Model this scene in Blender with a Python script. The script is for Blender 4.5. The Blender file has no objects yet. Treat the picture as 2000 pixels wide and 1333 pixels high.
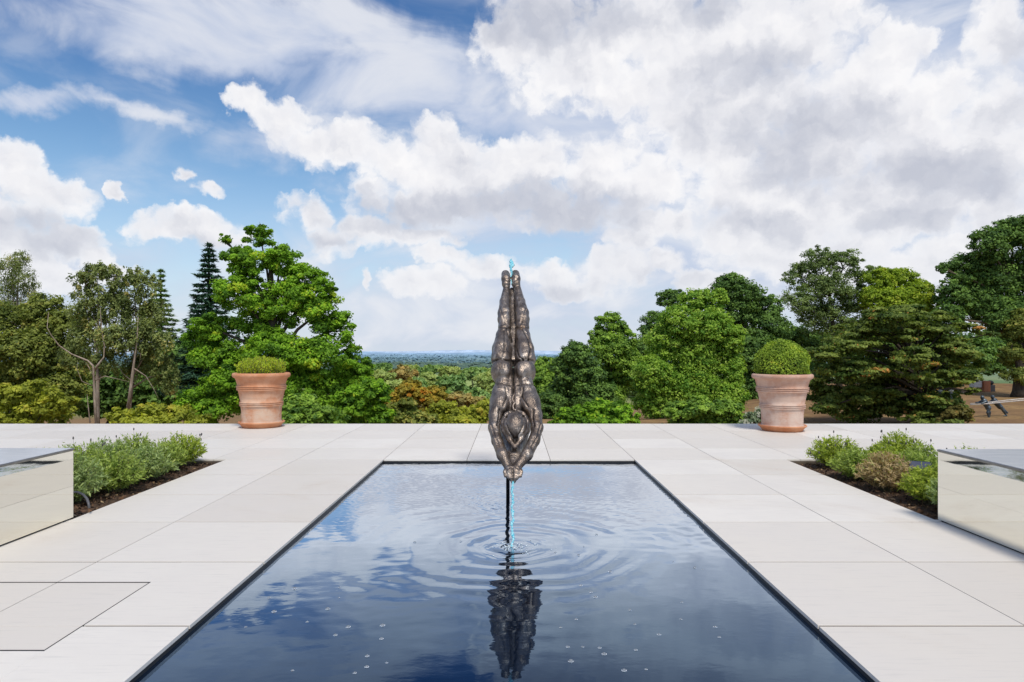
import bpy, math, random
import numpy as np

rng = np.random.default_rng(11)
random.seed(11)
scene = bpy.context.scene
COL = scene.collection
CAM_H, F, VX, HY = 1.6, 1333.3, 1001.0, 682.0
R = math.radians

# ------------------------------------------------------------------ helpers
def at(px, py, D):
    """point of the place seen in direction (px, py) of the photograph at depth D"""
    return np.array([(px - VX) * D / F, D, CAM_H - (py - HY) * D / F])

def link(o):
    COL.objects.link(o)
    return o

def tag(o, label=None, cat=None, group=None, kind=None):
    if label: o['label'] = label
    if cat: o['category'] = cat
    if group: o['group'] = group
    if kind: o['kind'] = kind
    return o

def empty(name, loc):
    o = bpy.data.objects.new(name, None)
    o.location = loc
    o.empty_display_size = 0.2
    return link(o)

def mesh_np(name, V, Fc, mat=None, parent=None, loc=(0, 0, 0), smooth=False, tint=None):
    """one mesh object from numpy arrays; V in world space, origin moved to loc (parent sits at loc too)"""
    V = np.asarray(V, np.float32) - np.asarray(loc, np.float32)
    me = bpy.data.meshes.new(name)
    if isinstance(Fc, np.ndarray):
        n, k = Fc.shape
        me.vertices.add(len(V)); me.vertices.foreach_set('co', V.ravel())
        me.loops.add(n * k); me.loops.foreach_set('vertex_index', Fc.astype(np.int32).ravel())
        me.polygons.add(n)
        me.polygons.foreach_set('loop_start', np.arange(0, n * k, k, dtype=np.int32))
        me.update(calc_edges=True)
    else:
        me.from_pydata([tuple(map(float, v)) for v in V], [], [tuple(f) for f in Fc])
        me.update()
    if smooth:
        me.polygons.foreach_set('use_smooth', np.ones(len(me.polygons), bool))
    if tint is not None:
        a = me.attributes.new('tint', 'FLOAT', 'FACE')
        a.data.foreach_set('value', np.asarray(tint, np.float32))
    if mat: me.materials.append(mat)
    o = bpy.data.objects.new(name, me)
    link(o)
    if parent is not None: o.parent = parent
    else: o.location = loc
    return o

class MB:
    """collects shapes for one mesh"""
    def __init__(self): self.v = []; self.f = []
    def add(self, v, f):
        n = len(self.v); self.v += [tuple(p) for p in v]; self.f += [tuple(i + n for i in q) for q in f]
    def box(self, x0, x1, y0, y1, z0, z1, b=0.0):
        if b <= 0:
            v = [(x, y, z) for z in (z0, z1) for y in (y0, y1) for x in (x0, x1)]
            self.add(v, [(0, 2, 3, 1), (4, 5, 7, 6), (0, 1, 5, 4), (2, 6, 7, 3), (0, 4, 6, 2), (1, 3, 7, 5)])
            return
        rings = []
        for z, i in ((z0, b), (z0 + b, 0), (z1 - b, 0), (z1, b)):
            xa, xb, ya, yb = x0 + i, x1 - i, y0 + i, y1 - i
            c = b if i == 0 else b * .5
            rings.append([(xa + c, ya, z), (xb - c, ya, z), (xb, ya + c, z), (xb, yb - c, z), (xb - c, yb, z), (xa + c, yb, z), (xa, yb - c, z), (xa, ya + c, z)])
        v = [p for r in rings for p in r]; f = []
        for k in range(3):
            for j in range(8):
                f.append((k * 8 + j, k * 8 + (j + 1) % 8, k * 8 + 8 + (j + 1) % 8, k * 8 + 8 + j))
        f.append(tuple(range(7, -1, -1))); f.append(tuple(range(24, 32)))
        self.add(v, f)
    def tube(self, pts, rad, n=8, cap=True):
        pts = [np.array(p, float) for p in pts]
        m = len(pts); v = []; f = []
        if np.isscalar(rad): rad = [rad] * m
        up = np.array([0.13, 0.97, 0.21])
        for i, p in enumerate(pts):
            t = pts[min(i + 1, m - 1)] - pts[max(i - 1, 0)]
            t = t / (np.linalg.norm(t) + 1e-9)
            a = np.cross(t, up)
            if np.linalg.norm(a) < .05: a = np.cross(t, [1, 0, 0])
            a /= np.linalg.norm(a); b = np.cross(t, a)
            for j in range(n):
                w = 2 * math.pi * j / n
                v.append(p + (a * math.cos(w) + b * math.sin(w)) * rad[i])
        for i in range(m - 1):
            for j in range(n):
                f.append((i * n + j, i * n + (j + 1) % n, (i + 1) * n + (j + 1) % n, (i + 1) * n + j))
        if cap:
            f.append(tuple(range(n - 1, -1, -1))); f.append(tuple(range((m - 1) * n, m * n)))
        self.add(v, f)
    def lathe(self, prof, c=(0, 0, 0), n=64, wob=0.0):
        v = []; f = []
        for r, z in prof:
            for j in range(n):
                w = 2 * math.pi * j / n
                rr = r * (1 + wob * math.sin(w * 2 + z * 3) + wob * .6 * math.sin(3 * w + 1 + z * 7))
                v.append((c[0] + rr * math.cos(w), c[1] + rr * math.sin(w), c[2] + z))
        for i in range(len(prof) - 1):
            for j in range(n):
                f.append((i * n + j, i * n + (j + 1) % n, (i + 1) * n + (j + 1) % n, (i + 1) * n + j))
        self.add(v, f)
    def ball(self, c, r, nu=12, nv=8, hemi=False):
        if np.isscalar(r): r = (r, r, r)
        v = []; f = []
        lo = 0.0 if hemi else -math.pi / 2
        for i in range(nv + 1):
            p = lo + (math.pi / 2 - lo) * i / nv
            for j in range(nu):
                w = 2 * math.pi * j / nu
                v.append((c[0] + r[0] * math.cos(p) * math.cos(w), c[1] + r[1] * math.cos(p) * math.sin(w), c[2] + r[2] * math.sin(p)))
        for i in range(nv):
            for j in range(nu):
                f.append((i * nu + j, i * nu + (j + 1) % nu, (i + 1) * nu + (j + 1) % nu, (i + 1) * nu + j))
        self.add(v, f)
    def build(self, name, mat, parent=None, loc=(0, 0, 0), smooth=False):
        return mesh_np(name, np.array(self.v), self.f, mat, parent, loc, smooth)

# ------------------------------------------------------------------ node helpers
class NT:
    def __init__(self, tree): self.t = tree; self.n = tree.nodes; self.l = tree.links
    def node(self, typ, **kw):
        nd = self.n.new(typ)
        for k, v in kw.items(): setattr(nd, k, v)
        return nd
    def put(self, sock, val):
        if isinstance(val, bpy.types.NodeSocket): self.l.new(val, sock)
        elif val is not None: sock.default_value = val
    def math(self, op, a, b=None, c=None, clamp=False):
        nd = self.node('ShaderNodeMath', operation=op); nd.use_clamp = clamp
        self.put(nd.inputs[0], a)
        if b is not None: self.put(nd.inputs[1], b)
        if c is not None: self.put(nd.inputs[2], c)
        return nd.outputs[0]
    def vmath(self, op, a, b=None, c=None, scale=None):
        nd = self.node('ShaderNodeVectorMath', operation=op)
        self.put(nd.inputs[0], a)
        if b is not None: self.put(nd.inputs[1], b)
        if c is not None: self.put(nd.inputs[2], c)
        if scale is not None: self.put(nd.inputs['Scale'], scale)
        return nd.outputs['Value'] if op in ('LENGTH', 'DOT_PRODUCT', 'DISTANCE') else nd.outputs[0]
    dims = '3D'
    def noise(self, vec, scale, detail=4, rough=.55, dist=0.0, col=False):
        nd = self.node('ShaderNodeTexNoise', noise_dimensions=self.dims)
        if vec is not None: self.l.new(vec, nd.inputs['Vector'])
        nd.inputs['Scale'].default_value = scale; nd.inputs['Detail'].default_value = detail
        nd.inputs['Roughness'].default_value = rough; nd.inputs['Distortion'].default_value = dist
        return nd.outputs['Color' if col else 'Fac']
    def voro(self, vec, scale, detail=0, feature='F1', smooth=.5):
        nd = self.node('ShaderNodeTexVoronoi', feature=feature, voronoi_dimensions=self.dims)
        if vec is not None: self.l.new(vec, nd.inputs['Vector'])
        nd.inputs['Scale'].default_value = scale
        if 'Detail' in nd.inputs: nd.inputs['Detail'].default_value = detail
        if feature == 'SMOOTH_F1': nd.inputs['Smoothness'].default_value = smooth
        return nd.outputs['Distance']
    def ramp(self, fac, stops):
        nd = self.node('ShaderNodeValToRGB')
        while len(nd.color_ramp.elements) < len(stops): nd.color_ramp.elements.new(.5)
        for e, (p, c) in zip(nd.color_ramp.elements, stops):
            e.position = p; e.color = (*c, 1) if len(c) == 3 else c
        self.l.new(fac, nd.inputs['Fac'])
        return nd.outputs['Color']
    def mix(self, fac, a, b, blend='MIX'):
        nd = self.node('ShaderNodeMix', data_type='RGBA', blend_type=blend)
        self.put(nd.inputs[0], fac)
        for s, v in ((nd.inputs[6], a), (nd.inputs[7], b)):
            if isinstance(v, tuple) and len(v) == 3: v = (*v, 1)
            self.put(s, v)
        return nd.outputs[2]
    def maprange(self, v, a, b, c=0.0, d=1.0, smooth=True):
        nd = self.node('ShaderNodeMapRange')
        if smooth: nd.interpolation_type = 'SMOOTHSTEP'
        self.put(nd.inputs[0], v)
        for i, x in enumerate((a, b, c, d)): nd.inputs[1 + i].default_value = x
        return nd.outputs[0]
    def mapping(self, vec, scale=(1, 1, 1), loc=(0, 0, 0), rot=(0, 0, 0)):
        nd = self.node('ShaderNodeMapping')
        self.l.new(vec, nd.inputs['Vector'])
        nd.inputs['Scale'].default_value = scale; nd.inputs['Location'].default_value = loc; nd.inputs['Rotation'].default_value = rot
        return nd.outputs[0]
    def bump(self, h, strength=.3, dist=.01):
        nd = self.node('ShaderNodeBump')
        nd.inputs['Strength'].default_value = strength; nd.inputs['Distance'].default_value = dist
        self.l.new(h, nd.inputs['Height'])
        return nd.outputs[0]

def material(name):
    m = bpy.data.materials.new(name); m.use_nodes = True
    nt = NT(m.node_tree); nt.n.clear()
    out = nt.node('ShaderNodeOutputMaterial')
    bs = nt.node('ShaderNodeBsdfPrincipled')
    nt.l.new(bs.outputs[0], out.inputs[0])
    return m, nt, bs, out

def setp(nt, bs, **kw):
    names = dict(color='Base Color', rough='Roughness', metal='Metallic', ior='IOR', spec='Specular IOR Level', trans='Transmission Weight', alpha='Alpha', coat='Coat Weight', normal='Normal', emit='Emission Color', emits='Emission Strength')
    for k, v in kw.items():
        if isinstance(v, tuple) and len(v) == 3: v = (*v, 1)
        nt.put(bs.inputs[names[k]], v)

def simple(name, c1, c2=None, rough=.6, metal=0.0, scale=6, bump=.0, bscale=40, spec=.5):
    m, nt, bs, out = material(name)
    pos = nt.node('ShaderNodeTexCoord').outputs['Object']
    c = nt.mix(nt.maprange(nt.noise(pos, scale, 5, .6), .3, .7), c1, c2 or tuple(x * .75 for x in c1))
    setp(nt, bs, color=c, rough=rough, metal=metal, spec=spec)
    if bump: setp(nt, bs, normal=nt.bump(nt.noise(pos, bscale, 4, .6), bump, .01))
    return m

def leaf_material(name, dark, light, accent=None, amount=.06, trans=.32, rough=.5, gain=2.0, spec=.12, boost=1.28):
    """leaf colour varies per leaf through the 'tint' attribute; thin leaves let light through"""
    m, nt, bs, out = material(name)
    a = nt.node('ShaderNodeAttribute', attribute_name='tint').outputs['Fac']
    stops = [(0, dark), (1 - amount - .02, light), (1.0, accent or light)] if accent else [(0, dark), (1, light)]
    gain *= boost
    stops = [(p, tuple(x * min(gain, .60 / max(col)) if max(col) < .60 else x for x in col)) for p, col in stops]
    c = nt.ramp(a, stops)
    setp(nt, bs, color=c, rough=rough, spec=spec)
    tr = nt.node('ShaderNodeBsdfTranslucent')
    nt.l.new(nt.mix(1.0, c, (1.15, 1.2, .5), 'MULTIPLY'), tr.inputs['Color'])
    mx = nt.node('ShaderNodeMixShader'); mx.inputs[0].default_value = trans * 1.2
    nt.l.new(bs.outputs[0], mx.inputs[1]); nt.l.new(tr.outputs[0], mx.inputs[2])
    nt.l.new(mx.outputs[0], out.inputs[0])
    return m

def bark(name, c1, c2):
    m, nt, bs, out = material(name)
    pos = nt.node('ShaderNodeTexCoord').outputs['Object']
    v = nt.mapping(pos, (6, 6, 1.2))
    n = nt.noise(v, 2.2, 6, .65)
    setp(nt, bs, color=nt.mix(nt.maprange(n, .35, .65), c1, c2), rough=.85, normal=nt.bump(n, .6, .03), spec=.2)
    return m

# ------------------------------------------------------------------ camera
cam = bpy.data.cameras.new('camera')
cam.lens = 24.0; cam.sensor_width = 36.0; cam.sensor_fit = 'HORIZONTAL'
cam.shift_y = (HY - 666.5) / 2000.0
cam.shift_x = (1000 - VX) / 2000.0
cam.clip_start = 0.05; cam.clip_end = 60000
co = link(bpy.data.objects.new('camera', cam))
co.location = (0, 0, CAM_H); co.rotation_euler = (math.pi / 2, 0, 0)
scene.camera = co

# ------------------------------------------------------------------ light
SUN_EL, SUN_AZ = R(58), R(162)             # azimuth clockwise from +Y: right and a little behind the camera
sd = np.array([math.sin(SUN_AZ) * math.cos(SUN_EL), math.cos(SUN_AZ) * math.cos(SUN_EL), math.sin(SUN_EL)])
sun = bpy.data.lights.new('sun', 'SUN'); sun.energy = 3.2; sun.angle = R(13); sun.color = (1.0, .94, .83)
so = link(bpy.data.objects.new('sun', sun))
from mathutils import Vector
so.rotation_euler = Vector(-sd).to_track_quat('-Z', 'Y').to_euler()
so.location = (20, -15, 30)

# ------------------------------------------------------------------ sky with clouds (world)
def dirang(px, py):
    X, Z = (px - VX) / F, (HY - py) / F
    return math.degrees(math.atan(X)), math.degrees(math.atan2(Z, math.hypot(1, X)))

w = bpy.data.worlds.new('World'); scene.world = w; w.use_nodes = True
nt = NT(w.node_tree); nt.n.clear()
wo = nt.node('ShaderNodeOutputWorld'); bg = nt.node('ShaderNodeBackground')
nt.l.new(bg.outputs[0], wo.inputs[0]); bg.inputs['Strength'].default_value = 0.1
sky = nt.node('ShaderNodeTexSky'); sky.sky_type = 'NISHITA'; sky.sun_disc = False
sky.sun_elevation = SUN_EL; sky.sun_rotation = SUN_AZ; sky.altitude = 50; sky.air_density = 1.0; sky.dust_density = .6; sky.ozone_density = 1.6
dirv = nt.vmath('NORMALIZE', nt.node('ShaderNodeTexCoord').outputs['Generated'])
sep = nt.node('ShaderNodeSeparateXYZ'); nt.l.new(dirv, sep.inputs[0])
az = nt.math('MULTIPLY', nt.math('ARCTAN2', sep.outputs[0], sep.outputs[1]), 57.2958)
el = nt.math('MULTIPLY', nt.math('ARCSINE', sep.outputs[2]), 57.2958)
cb = nt.node('ShaderNodeCombineXYZ'); nt.l.new(az, cb.inputs[0]); nt.l.new(el, cb.inputs[1])
nt.dims = '2D'
P = cb.outputs[0]                          # (azimuth, elevation) in degrees
warp = nt.vmath('SUBTRACT', nt.noise(P, .16, 3, .55, col=True), (.5, .5, .5))
Pw = nt.vmath('ADD', P, nt.vmath('MULTIPLY', warp, (4.6, 3.4, 0)))
warp2 = nt.vmath('SUBTRACT', nt.noise(P, .9, 4, .6, col=True), (.5, .5, .5))
Pw = nt.vmath('ADD', Pw, nt.vmath('MULTIPLY', warp2, (1.3, 1.1, 0)))

def field(vec, blobs, extra=1.0):
    acc = None
    for px, py, rx, ry, *wt in blobs:
        a0, e0 = dirang(px, py)
        a1, _ = dirang(px + rx, py); _, e1 = dirang(px, py - ry)
        ra, re = max(a1 - a0, .3) * extra, max(e1 - e0, .3) * extra
        q = nt.vmath('MULTIPLY_ADD', vec, (1 / ra, 1 / re, 0), (-a0 / ra, -e0 / re, 0))
        wv = wt[0] if wt else 1.0
        d = nt.math('MULTIPLY_ADD', nt.vmath('LENGTH', q), -wv, wv)
        acc = d if acc is None else nt.math('MAXIMUM', acc, d)
    return acc

CUM = [(1500,520,120,38),(1660,540,120,30),(1400,560,90,24),(1120,560,120,26),(90,545,140,34),(230,540,60,22),(1800,520,160,40),(470,205,50,35),(560,235,90,50),(650,290,110,55),(740,310,100,50),(850,290,80,60),(870,330,160,85),(1010,320,130,75),(1150,335,140,80),(1260,360,95,60),
       (850,400,200,70),(1080,405,220,62),
       (40,330,85,70),(90,375,95,60),(10,420,150,90),(120,475,110,50),(180,500,70,35),(40,500,110,70),
       (320,445,95,42),(420,455,70,42),(600,425,65,52),(640,470,70,45),(740,455,100,42),(830,465,70,25),
       (365,352,24,22),(405,378,40,18),(208,365,20,22),
       (860,505,50,26),(940,525,80,32),(850,560,100,34),(1080,535,90,34),(1210,530,100,50),(1250,475,70,40),(1310,520,60,34),(715,545,16,14),
       (990,80,70,80),(1060,40,120,110),(1220,60,240,130),(1450,80,240,140),(1560,60,160,120),(1240,170,150,70),(1420,210,260,130),(1740,120,85,85),(1690,200,170,120),
       (1600,270,260,140),(1460,360,160,110),(1820,320,220,130),(1940,260,120,140),(1530,430,210,75),(1760,430,240,80),(1940,60,90,100),(1930,400,140,90),(1410,330,50,40),(1470,480,120,45),(1650,490,140,45),(1330,150,120,90),(1120,120,160,110),(1780,220,160,120),(1380,290,130,70),(1600,400,200,90),(1860,490,140,40),(1300,440,90,40)]
VEIL = [(480,60,360,105,1.15),(800,170,340,125,1.1),(1000,640,1300,60,.7),(340,70,260,75),(480,120,260,60),(660,60,220,70),(830,110,170,70),(760,190,230,70),(560,20,260,60),(60,200,120,28),(1050,220,200,90),(1130,250,170,70),(950,230,200,70),(1300,270,170,60),(520,280,120,50,.6),(1700,30,140,70,.45),(1950,150,120,80,.7),(620,540,330,90,.5),(1000,600,900,120,.8),(150,560,320,90,.7),(240,210,180,18,.6),(1250,250,420,260,1.3),(1750,280,460,330,1.7),(1450,480,460,150,1.5),(1000,430,400,120,.8),(1750,540,420,110,1.3),(120,540,300,90,1.0),(1050,560,330,70,1.0)]
GREY = [(960,425,300,46,1.1),(1560,250,200,60,.6),(850,415,180,48),(1040,405,220,52),(1190,405,110,40),(1090,35,160,60),(1390,15,70,40),(1480,140,150,60,.6),(1520,305,90,80,.85),(1680,345,150,60,.6),(1850,350,180,65,.8),(1450,430,140,36,.6),(1800,440,160,36,.6),(50,455,190,42,.8),(640,480,110,20,.5),(1150,560,200,22,.4),(1990,90,70,120,.3),(400,485,100,18,.5),(60,80,120,60,.3),(1960,200,90,60,.4)]
Pb = nt.vmath('ADD', P, nt.vmath('MULTIPLY', warp2, (1.5, 1.5, 0)))
def billow(vec):
    f_ = nt.noise(nt.vmath('MULTIPLY', vec, (1, 1.25, 1)), .34, 6, .54)
    v_ = nt.voro(vec, .40, 3, 'SMOOTH_F1', .75)
    return f_, v_
fb, vo = billow(Pb)
fb2, vo2 = billow(nt.vmath('ADD', Pb, (.35, .55, 0)))
F1 = nt.math('POWER', nt.math('MAXIMUM', field(Pw, CUM, 1.14), 0), .75)
# clouds outside the pictured part of the sky (behind and overhead) light the place and show in reflections
out_m = nt.math('MAXIMUM', nt.maprange(el, 28, 36), nt.maprange(nt.math('ABSOLUTE', az), 40, 50))
nt.dims = '3D'
over = nt.noise(nt.vmath('MULTIPLY', dirv, (1, 1, 1.6)), 2.6, 4, .55)
nt.dims = '2D'
F1 = nt.math('MAXIMUM', F1, nt.math('MULTIPLY', out_m, nt.math('MULTIPLY_ADD', over, 2.6, -1.15)))
dens = nt.math('ADD', nt.math('SUBTRACT', F1, nt.maprange(F1, 0, .25, .22, 0)), nt.math('MULTIPLY_ADD', vo, -.34, .13))
dens = nt.math('ADD', dens, nt.math('MULTIPLY_ADD', fb, .85, -.46))
G = nt.math('ADD', field(Pw, GREY, 1.3), nt.math('MULTIPLY_ADD', fb, .7, -.36))
greyf = nt.maprange(G, -.15, .62)
alpha = nt.maprange(nt.math('SUBTRACT', dens, nt.math('MULTIPLY', greyf, .12)), -.04, .40)
alpha = nt.math('MULTIPLY', alpha, nt.maprange(dens, -.02, .75, .80, 1.0))
V = field(Pw, VEIL, 1.25)
vn = nt.noise(nt.mapping(P, (.6, 1.15, 1), (0, 0, 0), (0, 0, R(-10))), .17, 6, .54, .4)
veil = nt.math('MULTIPLY', nt.maprange(nt.math('ADD', V, nt.math('MULTIPLY_ADD', vn, 1.6, -.78)), -.1, .85), .90)
vbase = nt.math('MULTIPLY', nt.maprange(vn, .42, .75), .30)
veil = nt.math('MAXIMUM', veil, vbase)
K = 10.0
# blue of the clear sky from the Sky Texture, deeper away from the horizon
skyc = nt.mix(1.0, sky.outputs[0], (1.0, 1.25, 1.36), 'MULTIPLY')
hz = nt.maprange(el, -2, 16, 1.0, 0.0)
deep = nt.math('MULTIPLY', nt.maprange(el, 13, 29), nt.maprange(az, -40, 15, 1.0, .35))
skyc = nt.mix(deep, skyc, nt.mix(1.0, skyc, (.34, .56, .86), 'MULTIPLY'))
skyc = nt.mix(nt.math('MULTIPLY', hz, .85), skyc, (.69 * K, .755 * K, .86 * K))
c1 = nt.mix(veil, skyc, nt.mix(nt.maprange(vn, .35, .7), (.56 * K, .63 * K, .79 * K), (.80 * K, .82 * K, .88 * K)))
fl = nt.noise(Pb, .15, 3, .5); fl2 = nt.noise(nt.vmath('ADD', Pb, (.9, 1.5, 0)), .15, 3, .5)
relief = nt.math('ADD', nt.math('MULTIPLY', nt.math('SUBTRACT', fb, fb2), .62), nt.math('MULTIPLY', nt.math('SUBTRACT', vo2, vo), .28))
relief = nt.math('MULTIPLY_ADD', nt.math('SUBTRACT', fl, fl2), .95, relief)
edge = nt.maprange(dens, .10, .75, 1.0, 0.0)
light = nt.math('ADD', nt.math('MULTIPLY_ADD', relief, 1.0, .70), nt.math('MULTIPLY', edge, .30))
light = nt.math('SUBTRACT', light, nt.math('MULTIPLY', greyf, .62))
cl = nt.ramp(nt.math('ADD', light, 0, clamp=True), [(0, (.55, .575, .66)), (.35, (.68, .695, .76)), (.68, (.86, .86, .895)), (1, (.97, .96, .97))])
cl = nt.mix(1.0, cl, (K, K, K), 'MULTIPLY')
cl = nt.mix(nt.maprange(el, 2, 14, .40, 0.0), cl, (.76 * K, .79 * K, .85 * K))
full = nt.mix(alpha, c1, cl)
below = nt.maprange(el, -3, -.5)
full = nt.mix(below, (.25 * K, .28 * K, .25 * K), full)
nt.dims = '3D'
nt.l.new(full, bg.inputs['Color'])
w.cycles.sampling_method = 'MANUAL'; w.cycles.sample_map_resolution = 1024

scene.view_settings.view_transform = 'Standard'; scene.view_settings.look = 'None'
scene.view_settings.exposure = 0; scene.view_settings.gamma = 1
scene.cycles.max_bounces = 8; scene.cycles.transparent_max_bounces = 8
scene.cycles.use_denoising = True
scene.cycles.sample_clamp_indirect = 6
scene.render.film_transparent = False
#@@WORLD_END
# ------------------------------------------------------------------ ground
prof_d = np.array([0, 40, 100, 300, 800, 2000, 4000, 8000, 12000, 20000, 60000.])
prof_z = np.array([-2.5, -2.5, -9, -24, -40, -54, -64, -80, -105, -160, -500.])
def tz(x, y):
    x = np.asarray(x, float); y = np.asarray(y, float)
    d = np.hypot(x, np.maximum(y, 0)) + np.maximum(-y, 0) * 0
    base = np.interp(d, prof_d, prof_z)
    a = np.clip((x / np.maximum(y, 5) - .12) / .30, 0, 1); a = a * a * (3 - 2 * a)
    flat = -2.5 + .0 * d
    near = np.clip((260 - d) / 160, 0, 1)
    k = a * near
    z = base * (1 - k) + flat * k
    roll = np.sin(x * .0021 + 1.3) * np.sin(y * .0013 + .4) * np.clip((d - 600) / 3000, 0, 1) * 7
    return z + roll
gx = np.sinh(np.linspace(-7.6, 7.6, 150)) * 12.0
gy = np.concatenate([np.linspace(-60, 12, 6), 15 + np.sinh(np.linspace(0, 7.7, 150)) * 13.0])
XX, YY = np.meshgrid(gx, gy)
ZZ = tz(XX, YY)
V_ = np.stack([XX, YY, ZZ], -1).reshape(-1, 3)
idx = np.arange(V_.shape[0]).reshape(XX.shape)
Fq = np.stack([idx[:-1, :-1], idx[:-1, 1:], idx[1:, 1:], idx[1:, :-1]], -1).reshape(-1, 4)
m, nt, bs, out = material('dry_grass_ground')
pos = nt.node('ShaderNodeNewGeometry').outputs['Position']
n1 = nt.noise(pos, .35, 6, .65); n2 = nt.noise(pos, 3.0, 5, .65)
near_c = nt.mix(nt.maprange(n1, .35, .65), (.20, .115, .06), (.30, .19, .085))
near_c = nt.mix(nt.maprange(n2, .45, .75), near_c, (.11, .075, .04))
nbig = nt.noise(pos, .004, 4, .6)
field_c = nt.mix(nt.maprange(nbig, .4, .6), (.10, .16, .05), (.22, .25, .10))
dist = nt.vmath('LENGTH', pos)
c = nt.mix(nt.maprange(dist, 220, 420), near_c, field_c)
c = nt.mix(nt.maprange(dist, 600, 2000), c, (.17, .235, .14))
c = nt.mix(nt.maprange(dist, 2200, 6000), c, (.18, .29, .36))  # bluish distance haze mixed into the ground colour
setp(nt, bs, color=c, rough=.95, spec=.1, normal=nt.bump(n2, .5, .08))
tag(mesh_np('ground', V_, Fq, m, smooth=True), kind='structure')

# distant hills on the horizon, haze put into their colour, paler farther off
def ridge(D, top_py, amp_px, seed, col, name, base_py=705):
    r = np.random.default_rng(seed)
    xs = np.linspace(-.95, .95, 240)
    h = sum(r.normal() * np.sin(xs * f * 6.3 + r.uniform(0, 6)) / (f ** .8) for f in (1, 2, 3, 5, 8, 13, 21))
    h = h / np.abs(h).max()
    top = top_py - amp_px * h
    vs = []
    for k, xx in enumerate(xs):
        t = CAM_H - (top[k] - HY) * D / F
        b = CAM_H - (base_py - HY) * D / F
        for f_, dd in ((0, -1500), (.35, -1100), (.7, -600), (.93, -200), (1, 0), (.6, 900)):
            vs.append((xx * D, D + dd, b + (t - b) * f_))
    vs = np.array(vs).reshape(240, 6, 3)
    ii = np.arange(240 * 6).reshape(240, 6)
    q = np.stack([ii[:-1, :-1], ii[1:, :-1], ii[1:, 1:], ii[:-1, 1:]], -1).reshape(-1, 4)
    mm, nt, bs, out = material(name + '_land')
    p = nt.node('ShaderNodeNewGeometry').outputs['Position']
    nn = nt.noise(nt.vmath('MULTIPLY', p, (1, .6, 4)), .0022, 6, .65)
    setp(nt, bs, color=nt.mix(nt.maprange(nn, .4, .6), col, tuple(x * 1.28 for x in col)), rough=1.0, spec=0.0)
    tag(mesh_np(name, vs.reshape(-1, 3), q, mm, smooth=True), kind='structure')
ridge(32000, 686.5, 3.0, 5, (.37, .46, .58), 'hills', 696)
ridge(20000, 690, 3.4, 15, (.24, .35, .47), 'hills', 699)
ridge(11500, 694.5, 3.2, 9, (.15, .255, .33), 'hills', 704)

# ------------------------------------------------------------------ paved terrace
PX0, PX1, PY0, PY1 = -1.865, 1.765, 1.3, 9.87     # pool
LBX, RBX, BY0, BY1 = -4.14, 3.955, 6.4, 9.87      # planting beds
EDGE_Y = 14.62
holes = [(PX0, PX1, PY0, PY1), (-5.75, LBX, BY0, BY1), (RBX, 5.75, BY0, BY1), (-3.565, -2.482, 3.615, 4.69)]
def subtract(rects, h):
    res = []
    for (a, b, c, d) in rects:
        x0, x1, y0, y1 = h
        if x1 <= a or x0 >= b or y1 <= c or y0 >= d: res.append((a, b, c, d)); continue
        if x0 > a: res.append((a, x0, c, d))
        if x1 < b: res.append((x1, b, c, d))
        xa, xb = max(a, x0), min(b, x1)
        if y0 > c: res.append((xa, xb, c, y0))
        if y1 < d: res.append((xa, xb, y1, d))
    return res
jx = [-3.125, -1.865, -.66, .545, 1.765, 2.965]
xs = [-3.125 - 1.205 * k for k in range(16, 0, -1)] + jx + [2.965 + 1.205 * k for k in range(1, 17)]
ys = [9.87 - 1.185 * k for k in range(12, 0, -1)] + [9.87, 11.0, 12.19, 13.38, EDGE_Y]
G2 = .0036
def tile_rects(a, b, c, d, hs):
    r = [(a + G2, b - G2, c + G2 * 2.7, d - G2 * 2.7)]
    for h in hs: r = subtract(r, h)
    return r
TV, TF, TT = [], [], []
def add_tile(r, zt, zb, tint):
    a, b, c, d = r
    if b - a < .01 or d - c < .01: return
    e = .0012; n = len(TV)
    dz = random.uniform(-.0006, .0006)
    TV.extend([(a, c, zb), (b, c, zb), (b, d, zb), (a, d, zb), (a, c, zt + dz - e), (b, c, zt + dz - e), (b, d, zt + dz - e), (a, d, zt + dz - e),
               (a + e, c + e, zt + dz), (b - e, c + e, zt + dz), (b - e, d - e, zt + dz), (a + e, d - e, zt + dz)])
    for q in ((0, 1, 5, 4), (1, 2, 6, 5), (2, 3, 7, 6), (3, 0, 4, 7), (4, 5, 9, 8), (5, 6, 10, 9), (6, 7, 11, 10), (7, 4, 8, 11), (8, 9, 10, 11)):
        TF.append(tuple(i + n for i in q)); TT.append(tint)
for i in range(len(xs) - 1):
    for j in range(len(ys) - 1):
        t = random.random()
        for r in tile_rects(xs[i], xs[i + 1], ys[j], ys[j + 1], holes): add_tile(r, 0, -.022, t)
m_stone, nt, bs, out = material('pale_sandstone')
pos = nt.node('ShaderNodeNewGeometry').outputs['Position']
a = nt.node('ShaderNodeAttribute', attribute_name='tint').outputs['Fac']
gr = nt.noise(nt.vmath('MULTIPLY', pos, (2.2, 26, 8)), 1.6, 6, .62)
cl_ = nt.noise(pos, .9, 5, .6); sp = nt.noise(pos, 90, 3, .7); st = nt.noise(nt.vmath('ADD', pos, (7, 3, 0)), .55, 6, .62, 1.2)
c = nt.mix(a, (.635, .58, .515), (.74, .695, .635))
c = nt.mix(nt.math('MULTIPLY', nt.maprange(cl_, .35, .7), .5), c, (.63, .59, .55))
c = nt.mix(nt.math('MULTIPLY', nt.maprange(gr, .5, .75), .35), c, (.48, .45, .42))
c = nt.mix(nt.math('MULTIPLY', nt.maprange(st, .54, .78), .34), c, (.52, .43, .34))
c = nt.mix(nt.math('MULTIPLY', nt.maprange(sp, .62, .8), .35), c, (.40, .38, .36))
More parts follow.
